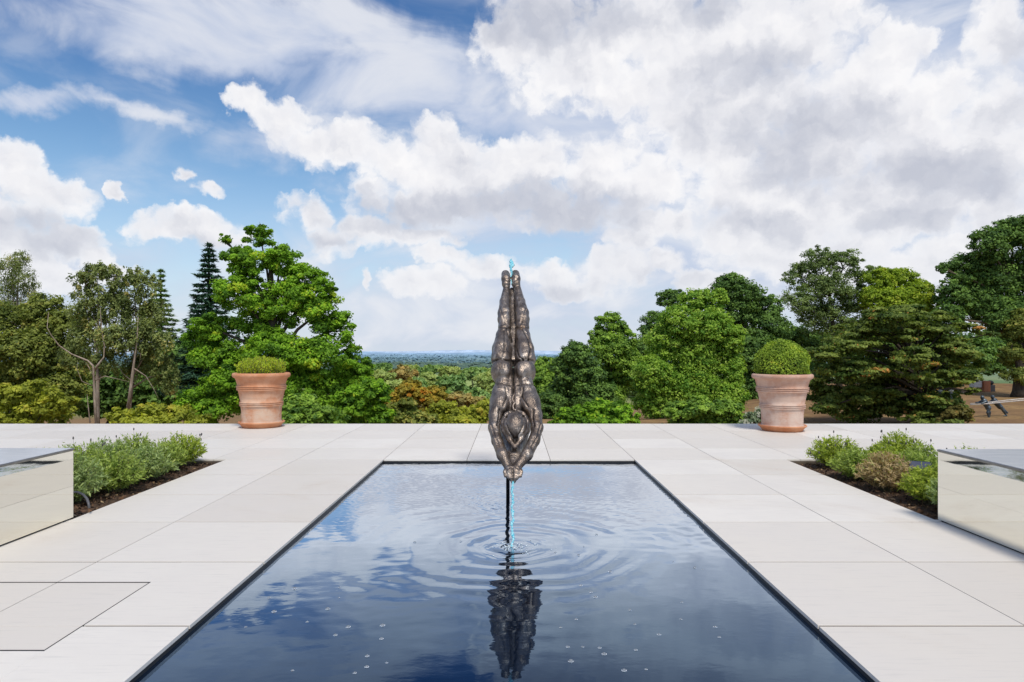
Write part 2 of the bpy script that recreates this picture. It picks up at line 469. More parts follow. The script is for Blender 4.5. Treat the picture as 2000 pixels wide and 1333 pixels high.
vein = nt.math('ABSOLUTE', nt.math('SUBTRACT', nt.noise(nt.vmath('ADD', pos, (1.7, 9, 0)), .8, 5, .7, 1.0), .5))
c = nt.mix(nt.math('MULTIPLY', nt.math('MULTIPLY', nt.maprange(vein, 0, .006, 1, 0), nt.maprange(st, .58, .66)), .25), c, (.40, .29, .20))
setp(nt, bs, color=c, rough=nt.maprange(cl_, .3, .7, .42, .58), spec=.35, normal=nt.bump(nt.math('ADD', gr, sp), .12, .002))
tag(mesh_np('paved_terrace', np.array(TV), TF, m_stone, tint=TT), kind='structure')
# joint bed below the slabs
m_grout = simple('joint_grout', (.17, .13, .095), (.09, .07, .055), rough=.95, scale=1.3)
mb = MB(); rr = [(xs[0], xs[-1], ys[0], EDGE_Y - .01)]
for h in holes: rr = subtract(rr, (h[0] - .012, h[1] + .012, h[2] - .012, h[3] + .012))
for (a_, b_, c_, d_) in rr: mb.add([(a_, c_, -.005), (b_, c_, -.005), (b_, d_, -.005), (a_, d_, -.005)], [(0, 1, 2, 3)])
tag(mb.build('terrace_bed', m_grout), kind='structure')
mb = MB(); mb.box(xs[0], xs[-1], EDGE_Y - .30, EDGE_Y - .03, -3.0, -.023)
tag(mb.build('retaining_wall', simple('render_wall', (.42, .40, .37), rough=.9)), 'pale retaining wall under the far edge of the terrace', 'wall')

# access hatch let into the paving
m_steel = simple('dark_steel', (.05, .048, .045), (.09, .08, .07), rough=.5, metal=.6, scale=20)
hx0, hx1, hy0, hy1 = -3.565, -2.482, 3.615, 4.69
root = tag(empty('access_hatch', (hx0, hy0, 0)), 'square paved access hatch with dark metal edge left of the pool', 'hatch')
TV, TF, TT = [], [], []
for (a_, b_) in ((hx0 + .012, -3.128), (-3.122, hx1 - .012)):
    for (c_, d_) in ((hy0 + .012, 3.942), (3.948, hy1 - .012)):
        add_tile((a_, b_, c_, d_), -.002, -.02, .2)
m_hatch = m_stone.copy(); m_hatch.name = 'hatch_sandstone'
mesh_np('inlay_slab', np.array(TV), TF, m_hatch, root, (hx0, hy0, 0), tint=TT)
mb = MB()
t = .007
mb.box(hx0, hx1, hy1 - t - .004, hy1 - .004, -.03, .001); mb.box(hx0, hx1, hy0 + .004, hy0 + t + .006, -.03, .001)
mb.box(hx0 + .002, hx0 + t, hy0 + .02, hy1 - .02, -.03, .001); mb.box(hx1 - t, hx1 - .003, hy0 + .02, hy1 - .02, -.03, .0)
mb.add([(hx0, hy0, -.028), (hx1, hy0, -.028), (hx1, hy1, -.028), (hx0, hy1, -.028)], [(0, 1, 2, 3)])
mb.build('frame', m_steel, root, (hx0, hy0, 0))

# ------------------------------------------------------------------ pool
WZ = -.045
m_black = simple('black_liner', (.006, .006, .007), (.012, .012, .013), rough=.45, scale=4)
mb = MB(); wz = .012
for (a_, b_, c_, d_) in ((PX0 - .2, PX0 - wz * .3, PY0, PY1), (PX1 + wz * .3, PX1 + .2, PY0, PY1), (PX0 - .2, PX1 + .2, PY1 + wz * .3, PY1 + .2), (PX0 - .2, PX1 + .2, PY0 - .2, PY0 - wz * .3)):
    mb.box(a_, b_, c_, d_, -.42, -.0235)
mb.box(PX0 - .19, PX1 + .19, PY0 - .19, PY1 + .19, -.46, -.425)
tag(mb.build('pool_basin', m_black), kind='structure')
# water surface with real ripples
JX, JY = 0.0, 5.66         # where the jet lands
QX, QY = -.05, 7.40        # where the pole enters
nx, ny = 300, 640
gx = np.linspace(PX0 - .003, PX1 + .003, nx); gy = np.linspace(PY0 - .003, PY1 + .003, ny)
XX, YY = np.meshgrid(gx, gy)
def rings(cx, cy, lam, A, r0, rmax, ph=0.0, chirp=0.0):
    dx, dy = XX - cx, YY - cy
    r = np.hypot(dx, dy); th = np.arctan2(dy, dx)
    r2 = r + .045 * np.sin(2 * th + 1 + 2 * r) * np.clip(r, 0, 1) + .03 * np.sin(5 * th + r * 4) * np.clip(r, 0, 1) + .008 * np.sin(9 * th + r * 9)
    env = np.exp(-(np.clip(r - r0, 0, None) / rmax) ** 2) * np.clip(r / r0, 0, 1)
    env = env * (.55 + .45 * np.sin(3 * th + 2.2 * r + ph) * np.sin(2 * th - 5 * r + 1)) * (1 + .3 * np.sin(XX * 9 + YY * 5))
    return A * env * np.cos(2 * math.pi * r2 / (lam * (1 + chirp * r)) + ph)
def waves(n, lmin, lmax, slope, seed, aniso=1.0):
    r = np.random.default_rng(seed); H = 0
    for _ in range(n):
        lam = lmin * (lmax / lmin) ** r.random(); ang = r.normal(0, .55) * aniso + (math.pi / 2 if r.random() < .7 else 0.3)
        k = 2 * math.pi / lam
        H = H + slope * lam / (2 * math.pi) * np.sin(k * (XX * math.cos(ang) + YY * math.sin(ang)) + r.uniform(0, 6.3) + .8 * np.sin(XX * r.uniform(.5, 2.2) + YY * r.uniform(-2, 2)))
    return H / math.sqrt(n)
far = np.clip((YY - 5.9) / 1.6, 0, 1)
calm = .30 + .70 * np.clip((YY - 3.2) / 3.0, 0, 1)
patch = .55 + .45 * np.sin(XX * 1.3 + 1.2 * np.sin(YY * .9)) * np.sin(YY * 1.1 + .7 * np.sin(XX * 1.7) + .5)
H = waves(26, .45, 1.5, .010, 3) * calm + waves(36, .10, .30, .022, 4) * calm * patch ** 2 + waves(30, .045, .11, .036, 6) * far * (.5 + .5 * patch)
H += rings(JX, JY, .125, .0011, .05, .60, 0, .18) + rings(JX, JY, .055, .0011, .03, .26) + rings(JX + .05, JY + .1, .24, .0022, .3, 1.0, 1.2)
H += rings(QX, QY, .085, .0017, .04, .6, .6, .1) + rings(QX, QY - .25, .05, .0015, .02, .4, 2.1)
V_ = np.stack([XX, YY, WZ + H], -1).reshape(-1, 3)
idx = np.arange(nx * ny).reshape(ny, nx)
Fq = np.stack([idx[:-1, :-1], idx[:-1, 1:], idx[1:, 1:], idx[1:, :-1]], -1).reshape(-1, 4)
m_water, nt, bs, out = material('dark_water')
pos = nt.node('ShaderNodeNewGeometry').outputs['Position']
nb = nt.noise(nt.vmath('MULTIPLY', pos, (1, 1.7, 1)), 9, 3, .5)
nrm = nt.bump(nb, .035, .01)
setp(nt, bs, color=(.0015, .005, .014), rough=.1, spec=0.0)
gl = nt.node('ShaderNodeBsdfGlossy'); gl.inputs['Roughness'].default_value = .012
nt.l.new(nrm, gl.inputs['Normal'])
lw = nt.node('ShaderNodeLayerWeight'); lw.inputs['Blend'].default_value = .5; nt.l.new(nrm, lw.inputs['Normal'])
refl = nt.ramp(lw.outputs['Facing'], [(0, (.04,) * 3), (.40, (.06,) * 3), (.56, (.15,) * 3), (.65, (.36,) * 3), (.74, (.74,) * 3), (.86, (.85,) * 3), (1, (1,) * 3)])
nt.l.new(nt.ramp(lw.outputs['Facing'], [(.40, (.36, .58, 1.0)), (.62, (.56, .76, 1.0)), (.80, (.88, .93, 1.0))]), gl.inputs['Color'])
mx = nt.node('ShaderNodeMixShader'); nt.l.new(refl, mx.inputs[0]); nt.l.new(bs.outputs[0], mx.inputs[1]); nt.l.new(gl.outputs[0], mx.inputs[2])
nt.l.new(mx.outputs[0], out.inputs[0])
tag(mesh_np('water', V_, Fq, m_water, smooth=True), kind='structure')

# bubbles on the water
m_bub, nt, bs, out = material('bubble_film')
setp(nt, bs, color=(.75, .8, .85), rough=.04, spec=.9, trans=.75, ior=1.2)
mb = MB(); mb.ball((0, 0, 0), (.011, .011, .008), 12, 5, hemi=True); mb.lathe([(.011, 0), (.015, -.001)], n=12)
proto = mb.build('air_bubble', m_bub, smooth=True)
BUB = [(663,1148),(662,1168),(745,1248),(717,1282),(716,1303),(693,1333-18),(747,1222),(571,1310),(640,1190),(1134,1144),(1154,1157),(1163,1167),(1125,1210),(1095,1226),(1109,1264),(1138,1264),(1171,1266),(1180,1278),(1230,1192),(1242,1270),(1219,1310),(1262,1308),(1115,1292),(1330,1210),(1332,1177),(1240,1220),(1130,1085),(1165,1045),(1192,1117),(1315,1098),(1287,1240),(1397,1225),(1405,1245),(1357,1110),(1372,1113),(525,1168),(535,1195),(575,1150),(600,1215),(655,1241),(680,1225),(755,1295),(760,1135),(810,1060),(860,1062),(900,1058),(1033,1082),(1085,1080),(1140,1068),(480,1225)]
for i, (px, py) in enumerate(BUB):
    D = (CAM_H - WZ) * F / (py - HY)
    o = proto if i == 0 else link(proto.copy())
    o.location = ((px - VX) * D / F, D, WZ + .001)
    s = random.uniform(.5, 1.25); o.scale = (s, s, s)
    tag(o, 'small air bubble floating on the dark pool water', 'bubble', 'air bubbles floating on the pool')

# ------------------------------------------------------------------ signed-distance sculpting
class SDF:
    def __init__(self, lo, hi, h):
        self.lo = np.array(lo, float); self.h = h
        self.n = np.ceil((np.array(hi) - self.lo) / h).astype(int) + 1
        self.d = np.full(self.n, 1.0, np.float32)
    def _box(self, lo, hi):
        a = np.clip(np.floor((np.array(lo) - self.lo) / self.h).astype(int), 0, self.n - 1)
        b = np.clip(np.ceil((np.array(hi) - self.lo) / self.h).astype(int) + 1, 1, self.n)
        ax = [self.lo[i] + self.h * np.arange(a[i], b[i]) for i in range(3)]
        g = np.meshgrid(*ax, indexing='ij', sparse=True)
        return tuple(slice(a[i], b[i]) for i in range(3)), g
    def _merge(self, sl, b, k, cut=False):
        a = self.d[sl]
        if cut:
            b = -b; hh = np.clip(.5 - .5 * (b - a) / -k if False else .5 + .5 * (b - a) / k, 0, 1)
            self.d[sl] = a + (b - a) * hh + k * hh * (1 - hh)
        else:
            hh = np.clip(.5 + .5 * (b - a) / k, 0, 1)
            self.d[sl] = b + (a - b) * hh - k * hh * (1 - hh)
    def cap(self, A, B, r1, r2, k=.03, ft=1.0, cut=False):
        A = np.array(A, float); B = np.array(B, float); rm = max(r1, r2) / min(ft, 1) + k + 2 * self.h
        sl, (x, y, z) = self._box(np.minimum(A, B) - rm, np.maximum(A, B) + rm)
        AB = (B - A) * np.array([1, 1, ft]); L2 = (AB ** 2).sum() + 1e-9
        px, py, pz = x - A[0], y - A[1], (z - A[2]) * ft
        t = np.clip((px * AB[0] + py * AB[1] + pz * AB[2]) / L2, 0, 1)
        b = np.sqrt((px - t * AB[0]) ** 2 + (py - t * AB[1]) ** 2 + (pz - t * AB[2]) ** 2) - (r1 + (r2 - r1) * t)
        self._merge(sl, b.astype(np.float32), k, cut)
    def ell(self, C, r, k=.03, cut=False):
        C = np.array(C, float); r = np.array(r, float)
        sl, (x, y, z) = self._box(C - r - k - 2 * self.h, C + r + k + 2 * self.h)
        k0 = np.sqrt(((x - C[0]) / r[0]) ** 2 + ((y - C[1]) / r[1]) ** 2 + ((z - C[2]) / r[2]) ** 2)
        k1 = np.sqrt(((x - C[0]) / r[0] ** 2) ** 2 + ((y - C[1]) / r[1] ** 2) ** 2 + ((z - C[2]) / r[2] ** 2) ** 2) + 1e-6
        self._merge(sl, (k0 * (k0 - 1) / k1).astype(np.float32), k, cut)
    def mesh(self):
        d = self.d; ins = d < 0; nx, ny, nz = d.shape
        c = np.zeros((nx - 1, ny - 1, nz - 1), np.int8)
        for i in (0, 1):
            for j in (0, 1):
                for l in (0, 1): c += ins[i:nx - 1 + i, j:ny - 1 + j, l:nz - 1 + l]
        cells = np.argwhere((c > 0) & (c < 8))
        idx = np.full(c.shape, -1, np.int64); idx[tuple(cells.T)] = np.arange(len(cells))
        acc = np.zeros((len(cells), 3)); cnt = np.zeros(len(cells))
        cor = [(i, j, l) for i in (0, 1) for j in (0, 1) for l in (0, 1)]
        for a in cor:
            for ax in range(3):
                if a[ax]: continue
                b = list(a); b[ax] = 1
                da = d[tuple((cells + np.array(a)).T)]; db = d[tuple((cells + np.array(b)).T)]
                m_ = (da < 0) != (db < 0)
                t = np.where(m_, da / np.where(m_, da - db, 1), 0)
                p = np.array(a, float) + 0 * acc; p[:, ax] += t
                acc += p * m_[:, None]; cnt += m_
        V = self.lo + self.h * (cells + acc / cnt[:, None])
        faces = []
        for ax in range(3):
            s0 = [slice(None)] * 3; s1 = [slice(None)] * 3; s0[ax] = slice(0, -1); s1[ax] = slice(1, None)
            e = ins[tuple(s0)] != ins[tuple(s1)]
            q = np.argwhere(e); o1, o2 = (ax + 1) % 3, (ax + 2) % 3
            q = q[(q[:, o1] > 0) & (q[:, o2] > 0) & (q[:, o1] < d.shape[o1] - 1) & (q[:, o2] < d.shape[o2] - 1)]
            u1 = np.eye(3, dtype=int)[o1]; u2 = np.eye(3, dtype=int)[o2]
            quad = np.stack([idx[tuple((q - u1 - u2).T)], idx[tuple((q - u2).T)], idx[tuple(q.T)], idx[tuple((q - u1).T)]], -1)
            flip = ~ins[tuple(q.T)]
            quad[flip] = quad[flip][:, ::-1]
            faces.append(quad)
        return V, np.concatenate(faces)

def vnormals(V, Fq):
    n = np.cross(V[Fq[:, 2]] - V[Fq[:, 0]], V[Fq[:, 3]] - V[Fq[:, 1]])
    N = np.zeros_like(V)
    for k in range(4): np.add.at(N, Fq[:, k], n)
    return N / (np.linalg.norm(N, axis=1, keepdims=True) + 1e-9)

# ------------------------------------------------------------------ the diving figure
P0 = at(1001, 942, 6.5); P1 = at(1001, 528, 8.92)       # axis: hand tips to toes
P0[0] = P1[0] = 0
AX = (P1 - P0); LEN = np.linalg.norm(AX); AX /= LEN
NRM = np.array([0, -AX[2], AX[1]])                        # towards the viewer and up: the back of the diver
def loc2(px, py):
    """(x, s) on the plane of the figure, and the depth there"""
    d = np.array([(px - VX) / F, 1, (HY - py) / F]); o = np.array([0, 0, CAM_H])
    D = np.dot(P0 - o, NRM) / np.dot(d, NRM)
    p = o + d * D
    return p[0], np.dot(p - P0, AX), D
def Q(px, py, t=0.0):
    # a point lifted by t off the plane still has to be seen at (px, py)
    d = np.array([(px - VX) / F, 1, (HY - py) / F]); o = np.array([0, 0, CAM_H])
    D = (np.dot(P0 - o, NRM) + t) / np.dot(d, NRM)
    p = o + d * D
    return np.array([p[0], np.dot(p - P0, AX), t])
def pr(py, r): return r * loc2(1001, py)[2] / F
sd_ = SDF((-.36, -.16, -.34), (.36, LEN + .16, .36), .0095)
def chain(pts, k=.03, ft=1.0):
    for (a, b) in zip(pts[:-1], pts[1:]):
        sd_.cap(Q(a[0], a[1], a[3] if len(a) > 3 else 0), Q(b[0], b[1], b[3] if len(b) > 3 else 0), pr(a[1], a[2]), pr(b[1], b[2]), k, ft)
# torso first
chain([(1003, 742, 32, -.05), (1003, 765, 31, -.06), (1004, 790, 33, -.07)], .04, 1.35)
chain([(984, 750, 17, 0), (979, 770, 18, .0), (976, 792, 18.5, .0)], .03)
chain([(1024, 750, 17, 0), (1030, 770, 18, .0), (1036, 792, 19, .0)], .03)
# legs
chain([(989.5, 563, 6.6), (986, 590, 10, .0), (985, 612, 12.6, .015), (985, 624, 12.6, .012), (985.5, 640, 11.6, -.012), (983, 656, 14, 0), (980, 682, 18.5, .01), (979, 702, 20, .0)], .022)
chain([(1010.5, 563, 7.0), (1015, 590, 10.5, .0), (1019.5, 612, 13.2, .015), (1020.5, 624, 13.2, .012), (1020.5, 640, 12.6, -.012), (1021, 656, 14, 0), (1024.5, 682, 18, .01), (1026.5, 702, 20, .0)], .022)
chain([(1000, 566, 5, -.05), (1002, 600, 9, -.075), (1002.5, 640, 10, -.085), (1002.5, 680, 12, -.10), (1002.5, 705, 14, -.08)], .010, 1.3)
# feet: pointed, soles turned to the back
chain([(988.5, 556, 8.2, .025), (988, 545, 8.6, .035), (987.5, 536, 8.2, .0)], .018)
chain([(1007.8, 556, 8.4, .025), (1007.5, 545, 8.8, .035), (1006.5, 536, 8.4, .0)], .018)
# buttocks
for (px, py, rx, ry) in ((978.5, 726, 20, 23), (1026, 726, 20.5, 23)):
    x_, s_, t_ = Q(px, py, .03); sd_.ell((x_, s_, t_), (pr(py, rx), pr(py, ry) * 1.12, .135), .02)
for (px, py) in ((988, 722), (1018, 724)):
    sd_.ell(Q(px, py, .10), (pr(py, 9.5), pr(py, 19), .065), .035)
# shoulder blades, shoulders and arms
for (px, py, sx) in ((978, 787, -1), (1034, 787, 1)):
    sd_.ell(Q(px, py, .045), (pr(py, 15), pr(py, 24), .07), .03)
chain([(975, 786, 19, -.01), (967.5, 810, 12.5, .0), (964.5, 836, 10.5, .01), (971, 862, 10.4, .02), (981.5, 889, 10.8, .03), (990.5, 909, 8.2, .02)], .028)
chain([(1036, 786, 20, -.01), (1045, 810, 13.5, .0), (1049.5, 836, 11, .01), (1043.5, 860, 10.8, .02), (1029, 889, 11, .03), (1013.5, 909, 8.2, .02)], .028)
# hollow between the arms, closed behind by the chest and the forearms
chain([(1004, 800, 30, -.16), (1005, 830, 34, -.22), (1004, 862, 26, -.18), (1003, 890, 15, -.06), (1002, 914, 11, -.02)], .03, 1.5)
# head with framing hair
sd_.ell(Q(1006, 833, .06), (pr(833, 22.5), pr(833, 33), .14), .010)
hair = [(1006, 803, 4.6, .03), (990, 810, 5, .045), (982.5, 826, 5, .04), (985, 843, 5, .045), (994, 858, 5.2, .055), (1005, 874, 4.6, .05)]
chain(hair, .012)
hair2 = [(1006, 803, 4.6, .03), (1021, 809, 5, .045), (1029.5, 824, 5, .04), (1027.5, 843, 5, .045), (1018, 858, 5.2, .055), (1006, 874, 4.6, .05)]
chain(hair2, .012)
chain([(1005, 862, 9, .0), (1005, 880, 5.5, .0)], .02)
# hands laid together
for s, cx in ((-1, 996), (1, 1008)):
    sd_.ell(Q(cx, 922, .015), (pr(922, 10.5), pr(922, 15), .055), .025)
    for f_, (dx, tip, rr_) in enumerate(((-5.5, 936, 3.0), (-1.5, 941, 3.2), (2.5, 942.5, 3.2), (6, 939, 2.9))):
        dx *= -s
        chain([(cx + dx, 926, rr_ + .3, .03), (cx * .6 + 1002.5 * .4 + dx * .75, 934, rr_, .032), (cx * .3 + 1002.5 * .7 + dx * .55, tip, rr_ * .8, .012)], .013)
    chain([(cx - s * 1.0 * -8, 915, 3.4, .03), (cx + s * 10.5, 922, 3.3, .035), (cx + s * 9, 931, 2.8, .03)], .008)
Vs, Fs = sd_.mesh()
# carve muscle lines and creases
def groove(pts, depth, width):
    global Vs
    N = vnormals(Vs, Fs)
    pl = np.array([loc2(*p)[:2] for p in pts])
    # compare as seen from the viewer: slide each vertex along the sight line onto the figure's plane
    Pw_ = P0 + np.outer(Vs[:, 1], AX) + np.outer(Vs[:, 2], NRM); Pw_[:, 0] = Vs[:, 0]
    d = Pw_ - np.array([0, 0, CAM_H])
    kf = np.dot(P0 - np.array([0, 0, CAM_H]), NRM) / (d @ NRM)
    q = np.array([0, 0, CAM_H]) + d * kf[:, None]
    X2 = np.stack([q[:, 0], (q - P0) @ AX], -1)
    best = np.full(len(Vs), 9.0)
    for a, b in zip(pl[:-1], pl[1:]):
        ab = b - a; t = np.clip(((X2 - a) @ ab) / (ab @ ab + 1e-9), 0, 1)
        best = np.minimum(best, np.linalg.norm(X2 - a - t[:, None] * ab, axis=1))
    wgt = np.exp(-(best / width) ** 2) * (N[:, 2] > .0)
    Vs = Vs - N * ((1.0 if abs(pts[0][1] - pts[-1][1]) < 8 else 1.5) * depth * wgt)[:, None]
GR = [([(962, 706), (978, 702), (994, 706)], .013, .014), ([(1010, 706), (1026, 701), (1044, 706)], .013, .014),
      ([(973, 641), (985, 638), (997, 641)], .011, .012), ([(1008, 641), (1020, 638), (1032, 641)], .011, .012),
      ([(979, 545), (987, 546), (995, 550)], .010, .010), ([(1001, 551), (1007, 547), (1015, 544)], .010, .010),
      ([(990, 642), (995, 655), (999, 668)], .012, .010), ([(1009, 662), (1007, 680), (1012, 696), (1022, 704)], .010, .010),
      ([(1019, 642), (1031, 660), (1037, 680), (1032, 704)], .012, .010), ([(984, 645), (986, 670), (983, 698)], .007, .010),
      ([(965, 750), (980, 747), (996, 752)], .013, .016), ([(1012, 752), (1026, 748), (1042, 752)], .013, .016),
      ([(1002, 706), (1003, 745), (1002, 800)], .022, .014),
      ([(988, 757), (991, 775), (983, 793)], .009, .010), ([(1021, 757), (1018, 774), (1031, 795)], .009, .010),
      ([(975, 800), (976, 815), (972, 830)], .010, .010), ([(1042, 800), (1039, 815), (1043, 832)], .010, .010),
      ([(958, 826), (966, 850), (975, 872)], .006, .009), ([(1056, 830), (1050, 852), (1038, 874)], .006, .009),
      ([(989, 812), (987, 826), (993, 842), (1005, 858)], .013, .008), ([(1022, 812), (1025, 826), (1019, 842), (1008, 858)], .013, .008),
      ([(995, 806), (1006, 803), (1017, 806)], .010, .008),
      ([(976, 600), (981, 615), (988, 632)], .006, .009), ([(1028, 600), (1023, 618), (1017, 632)], .006, .009),
      ([(1001, 914), (1002, 930), (1002, 944)], .012, .007), ([(984, 914), (989, 916), (996, 913)], .006, .008), ([(1008, 913), (1014, 916), (1019, 914)], .006, .008)]
for g in GR: groove(*g)
# hand-modelled surface: small lumps
lump = (np.sin(Vs[:, 0] * 61 + 3 * np.sin(Vs[:, 1] * 23)) * np.sin(Vs[:, 1] * 47 + 2 * np.sin(Vs[:, 2] * 31)) + .7 * np.sin(Vs[:, 1] * 90 + Vs[:, 0] * 70 + 2 * np.sin(Vs[:, 0] * 40)) * np.sin(Vs[:, 2] * 80 + 1))
Vs = Vs + vnormals(Vs, Fs) * (lump * .0007)[:, None]
def toworld(v):
    v = np.asarray(v, float); p = P0 + np.outer(v[:, 1], AX) + np.outer(v[:, 2], NRM); p[:, 0] = v[:, 0]
    return p
m_bronze, nt, bs, out = material('patinated_bronze')
pos = nt.node('ShaderNodeTexCoord').outputs['Object']
n1 = nt.noise(pos, 7, 6, .65); n2 = nt.noise(pos, 38, 5, .65); n3 = nt.noise(nt.vmath('MULTIPLY', pos, (1, .3, .3)), 15, 6, .72)
c = nt.mix(nt.maprange(n1, .35, .65), (.125, .097, .080), (.27, .22, .185))
c = nt.mix(nt.maprange(n3, .5, .72), c, (.48, .42, .37))  # pale streaks of metal that also paint in highlights
c = nt.mix(nt.math('MULTIPLY', nt.maprange(n2, .58, .75), .6), c, (.03, .024, .02))
c = nt.mix(nt.math('MULTIPLY', nt.maprange(nt.noise(pos, 4.2, 3, .5), .6, .75), .5), c, (.22, .12, .05))
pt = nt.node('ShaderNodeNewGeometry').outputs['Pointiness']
c = nt.mix(nt.maprange(pt, .43, .50, 1.0, 0.0), c, (.006, .005, .004))  # shade painted into the creases, next line lightens raised edges as highlights
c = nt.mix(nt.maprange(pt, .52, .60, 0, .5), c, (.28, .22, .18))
setp(nt, bs, color=c, metal=.8, rough=nt.maprange(n2, .3, .7, .25, .48), spec=.5, normal=nt.bump(nt.math('ADD', nt.math('MULTIPLY', n2, .8), n3), .75, .012))
root = tag(empty('diver_statue', (QX, QY, WZ - .3)), 'dark bronze sculpture of a muscular diver plunging head first over the pool', 'statue')
rl = (QX, QY, WZ - .3)
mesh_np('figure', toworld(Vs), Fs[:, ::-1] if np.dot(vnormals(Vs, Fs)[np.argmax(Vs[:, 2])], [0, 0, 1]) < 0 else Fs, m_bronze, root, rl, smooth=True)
mb = MB()
for ph in (0, math.pi):
    pts = []
    for k in range(26):
        u = k / 25; py = 803 - 46 * u
        pts.append(toworld([Q(1006 - 4 * u + (3.8 - 1.5 * u) * math.sin(ph + u * 9.5), py, .045 - .02 * u + .012 * math.cos(ph + u * 9.5))])[0])
    mb.tube(pts, [.0125 - .004 * k / 25 for k in range(26)], 8)
mb.build('braid', m_bronze, root, rl, smooth=True)
mb = MB(); mb.tube([(QX, QY, WZ - .3), (QX, QY, .6), (QX, QY, 1.08)], [.02, .02, .02], 14)
mb.build('support_pole', simple('black_steel', (.012, .012, .013), rough=.35, metal=.3), root, rl, smooth=True)

# water jets, tinted turquoise
m_jet, nt, bs, out = material('turquoise_water')
pos = nt.node('ShaderNodeTexCoord').outputs['Object']
n = nt.noise(nt.vmath('MULTIPLY', pos, (1, 1, .5)), 60, 4, .6)
c = nt.mix(nt.maprange(n, .32, .62), (.02, .48, .66), (.50, .88, .95))
setp(nt, bs, color=c, rough=.14, trans=.3, ior=1.25, spec=.6, normal=nt.bump(n, .7, .01))
def jet(pts, rad, seed):
    r = np.random.default_rng(seed); mb = MB()
    for st in range(3):
        pp = []; ra = []
        ph = r.uniform(0, 6.3)
        for k, p in enumerate(pts):
            o_ = rad[k] * .55 * np.array([math.cos(ph + k * .55), .5 * math.sin(ph + k * .55), .2 * math.sin(k * 1.3 + ph)])
            pp.append(np.array(p) + o_ * (1 if st else .3)); ra.append(rad[k] * (.62 if st else .8) * r.uniform(.75, 1.2))
        mb.tube(pp, ra, 9)
    return mb
a_ = toworld([Q(999, 556, .035)])[0]; top = toworld([Q(998.5, 506, .06)])[0]
rad = np.interp(np.linspace(0, 1, 30), [0, .25, .5, .62, .75, .88, 1], [.010, .012, .014, .017, .033, .026, .006])
pts = [a_ + (top - a_) * u + np.array([.004 * math.sin(u * 19), 0, 0]) for u in np.linspace(0, 1, 30)]
root = tag(empty('water_jet', tuple(a_)), 'short turquoise water plume rising between the feet of the bronze diver', 'water jet')
jet(pts, rad, 3).build('stream', m_jet, root, tuple(a_), smooth=True)
mb = MB(); r_ = np.random.default_rng(5)
for k in range(10):
    u = r_.uniform(.1, 1.0); p = a_ + (top - a_) * u
    mb.ball(p + r_.normal(0, .016, 3), r_.uniform(.003, .006), 7, 5)
tag(mb.build('droplets', m_jet, root, tuple(a_), smooth=True), kind='stuff')
h0 = toworld([Q(1001, 938, .0)])[0]; h1 = np.array([JX, JY, WZ])
pts = []
for u in np.linspace(0, 1, 44):
    p = h0 + (h1 - h0) * u; p[2] = h0[2] + (h1[2] - h0[2]) * (u * .82 + .18 * u * u); p[0] += .004 * math.sin(u * 23) + .003 * math.sin(u * 51)
    pts.append(p)
rad = [.0115 + .0035 * math.sin(k * .9) * (k / 44) + .002 * math.sin(k * 2.3) for k in range(44)]
root = tag(empty('water_jet', tuple(h1)), 'turquoise stream of water falling from the hands of the diver into the pool', 'water jet')
jet(pts, rad, 8).build('stream', m_jet, root, tuple(h1), smooth=True)
m_foam, nt, bs, out = material('splash_foam'); setp(nt, bs, color=(.78, .86, .9), rough=.2, trans=.3, ior=1.3)
mb = MB()
for k in range(80):
    rr_ = abs(r_.normal(0, .11)); th = r_.uniform(0, 6.3)
    mb.ball((JX + rr_ * math.cos(th) * 1.25, JY + rr_ * math.sin(th), WZ + max(0.001, r_.exponential(.010) * (1 if rr_ < .1 else .25))), r_.uniform(.0025, .0075), 7, 5)
for k in range(40):
    u = r_.uniform(.05, 1); p = pts[int(u * 43)]
    mb.ball(p + r_.normal(0, .012, 3), r_.uniform(.002, .004), 6, 4)
tag(mb.build('splash', m_foam, root, tuple(h1), smooth=True), kind='stuff')

# ------------------------------------------------------------------ mirror clad boxes
m_mir, nt, bs, out = material('mirror_steel')
pos = nt.node('ShaderNodeTexCoord').outputs['Object']
setp(nt, bs, color=(.86, .84, .75), metal=1.0, rough=.025, normal=nt.bump(nt.noise(pos, 1.6, 2, .5), .05, .02))
m_top, nt, bs, out = material('polished_pale_top')
pos = nt.node('ShaderNodeTexCoord').outputs['Object']
sn = nt.noise(nt.mapping(pos, (1, 6, 1)), 3.5, 5, .6)
setp(nt, bs, color=nt.mix(nt.maprange(sn, .4, .7), (.62, .63, .67), (.72, .72, .75)), metal=.35, rough=.22)
m_edge = simple('brushed_edge', (.22, .21, .20), (.30, .29, .27), rough=.4, metal=.8, scale=12)
def mirror_box(x0, x1, y0, y1, label):
    loc = (x0, y0, 0)
    root = tag(empty('mirror_bench', loc), label, 'bench', 'mirrored benches beside the pool')
    mb = MB(); mb.box(x0, x1, y0, y1, .014, .645, .003); mb.build('mirror_panel', m_mir, root, loc)
    mb = MB(); mb.box(x0 + .02, x1 - .02, y0 + .02, y1 - .02, -.02, .013); mb.build('plinth', m_black, root, loc)
    mb = MB(); mb.box(x0 - .006, x1 + .006, y0 - .006, y1 + .006, .646, .664, .003); mb.build('edge_strip', m_edge, root, loc)
    mb = MB(); mb.box(x0 + .004, x1 - .004, y0 + .004, y1 - .004, .6645, .668); mb.build('top', m_top, root, loc)
mirror_box(-6.2, -4.135, 2.6, 6.43, 'mirrored steel bench left of the pool, beside the planting bed')
mirror_box(3.962, 6.2, 2.6, 6.36, 'mirrored steel bench right of the pool, beside the planting bed')

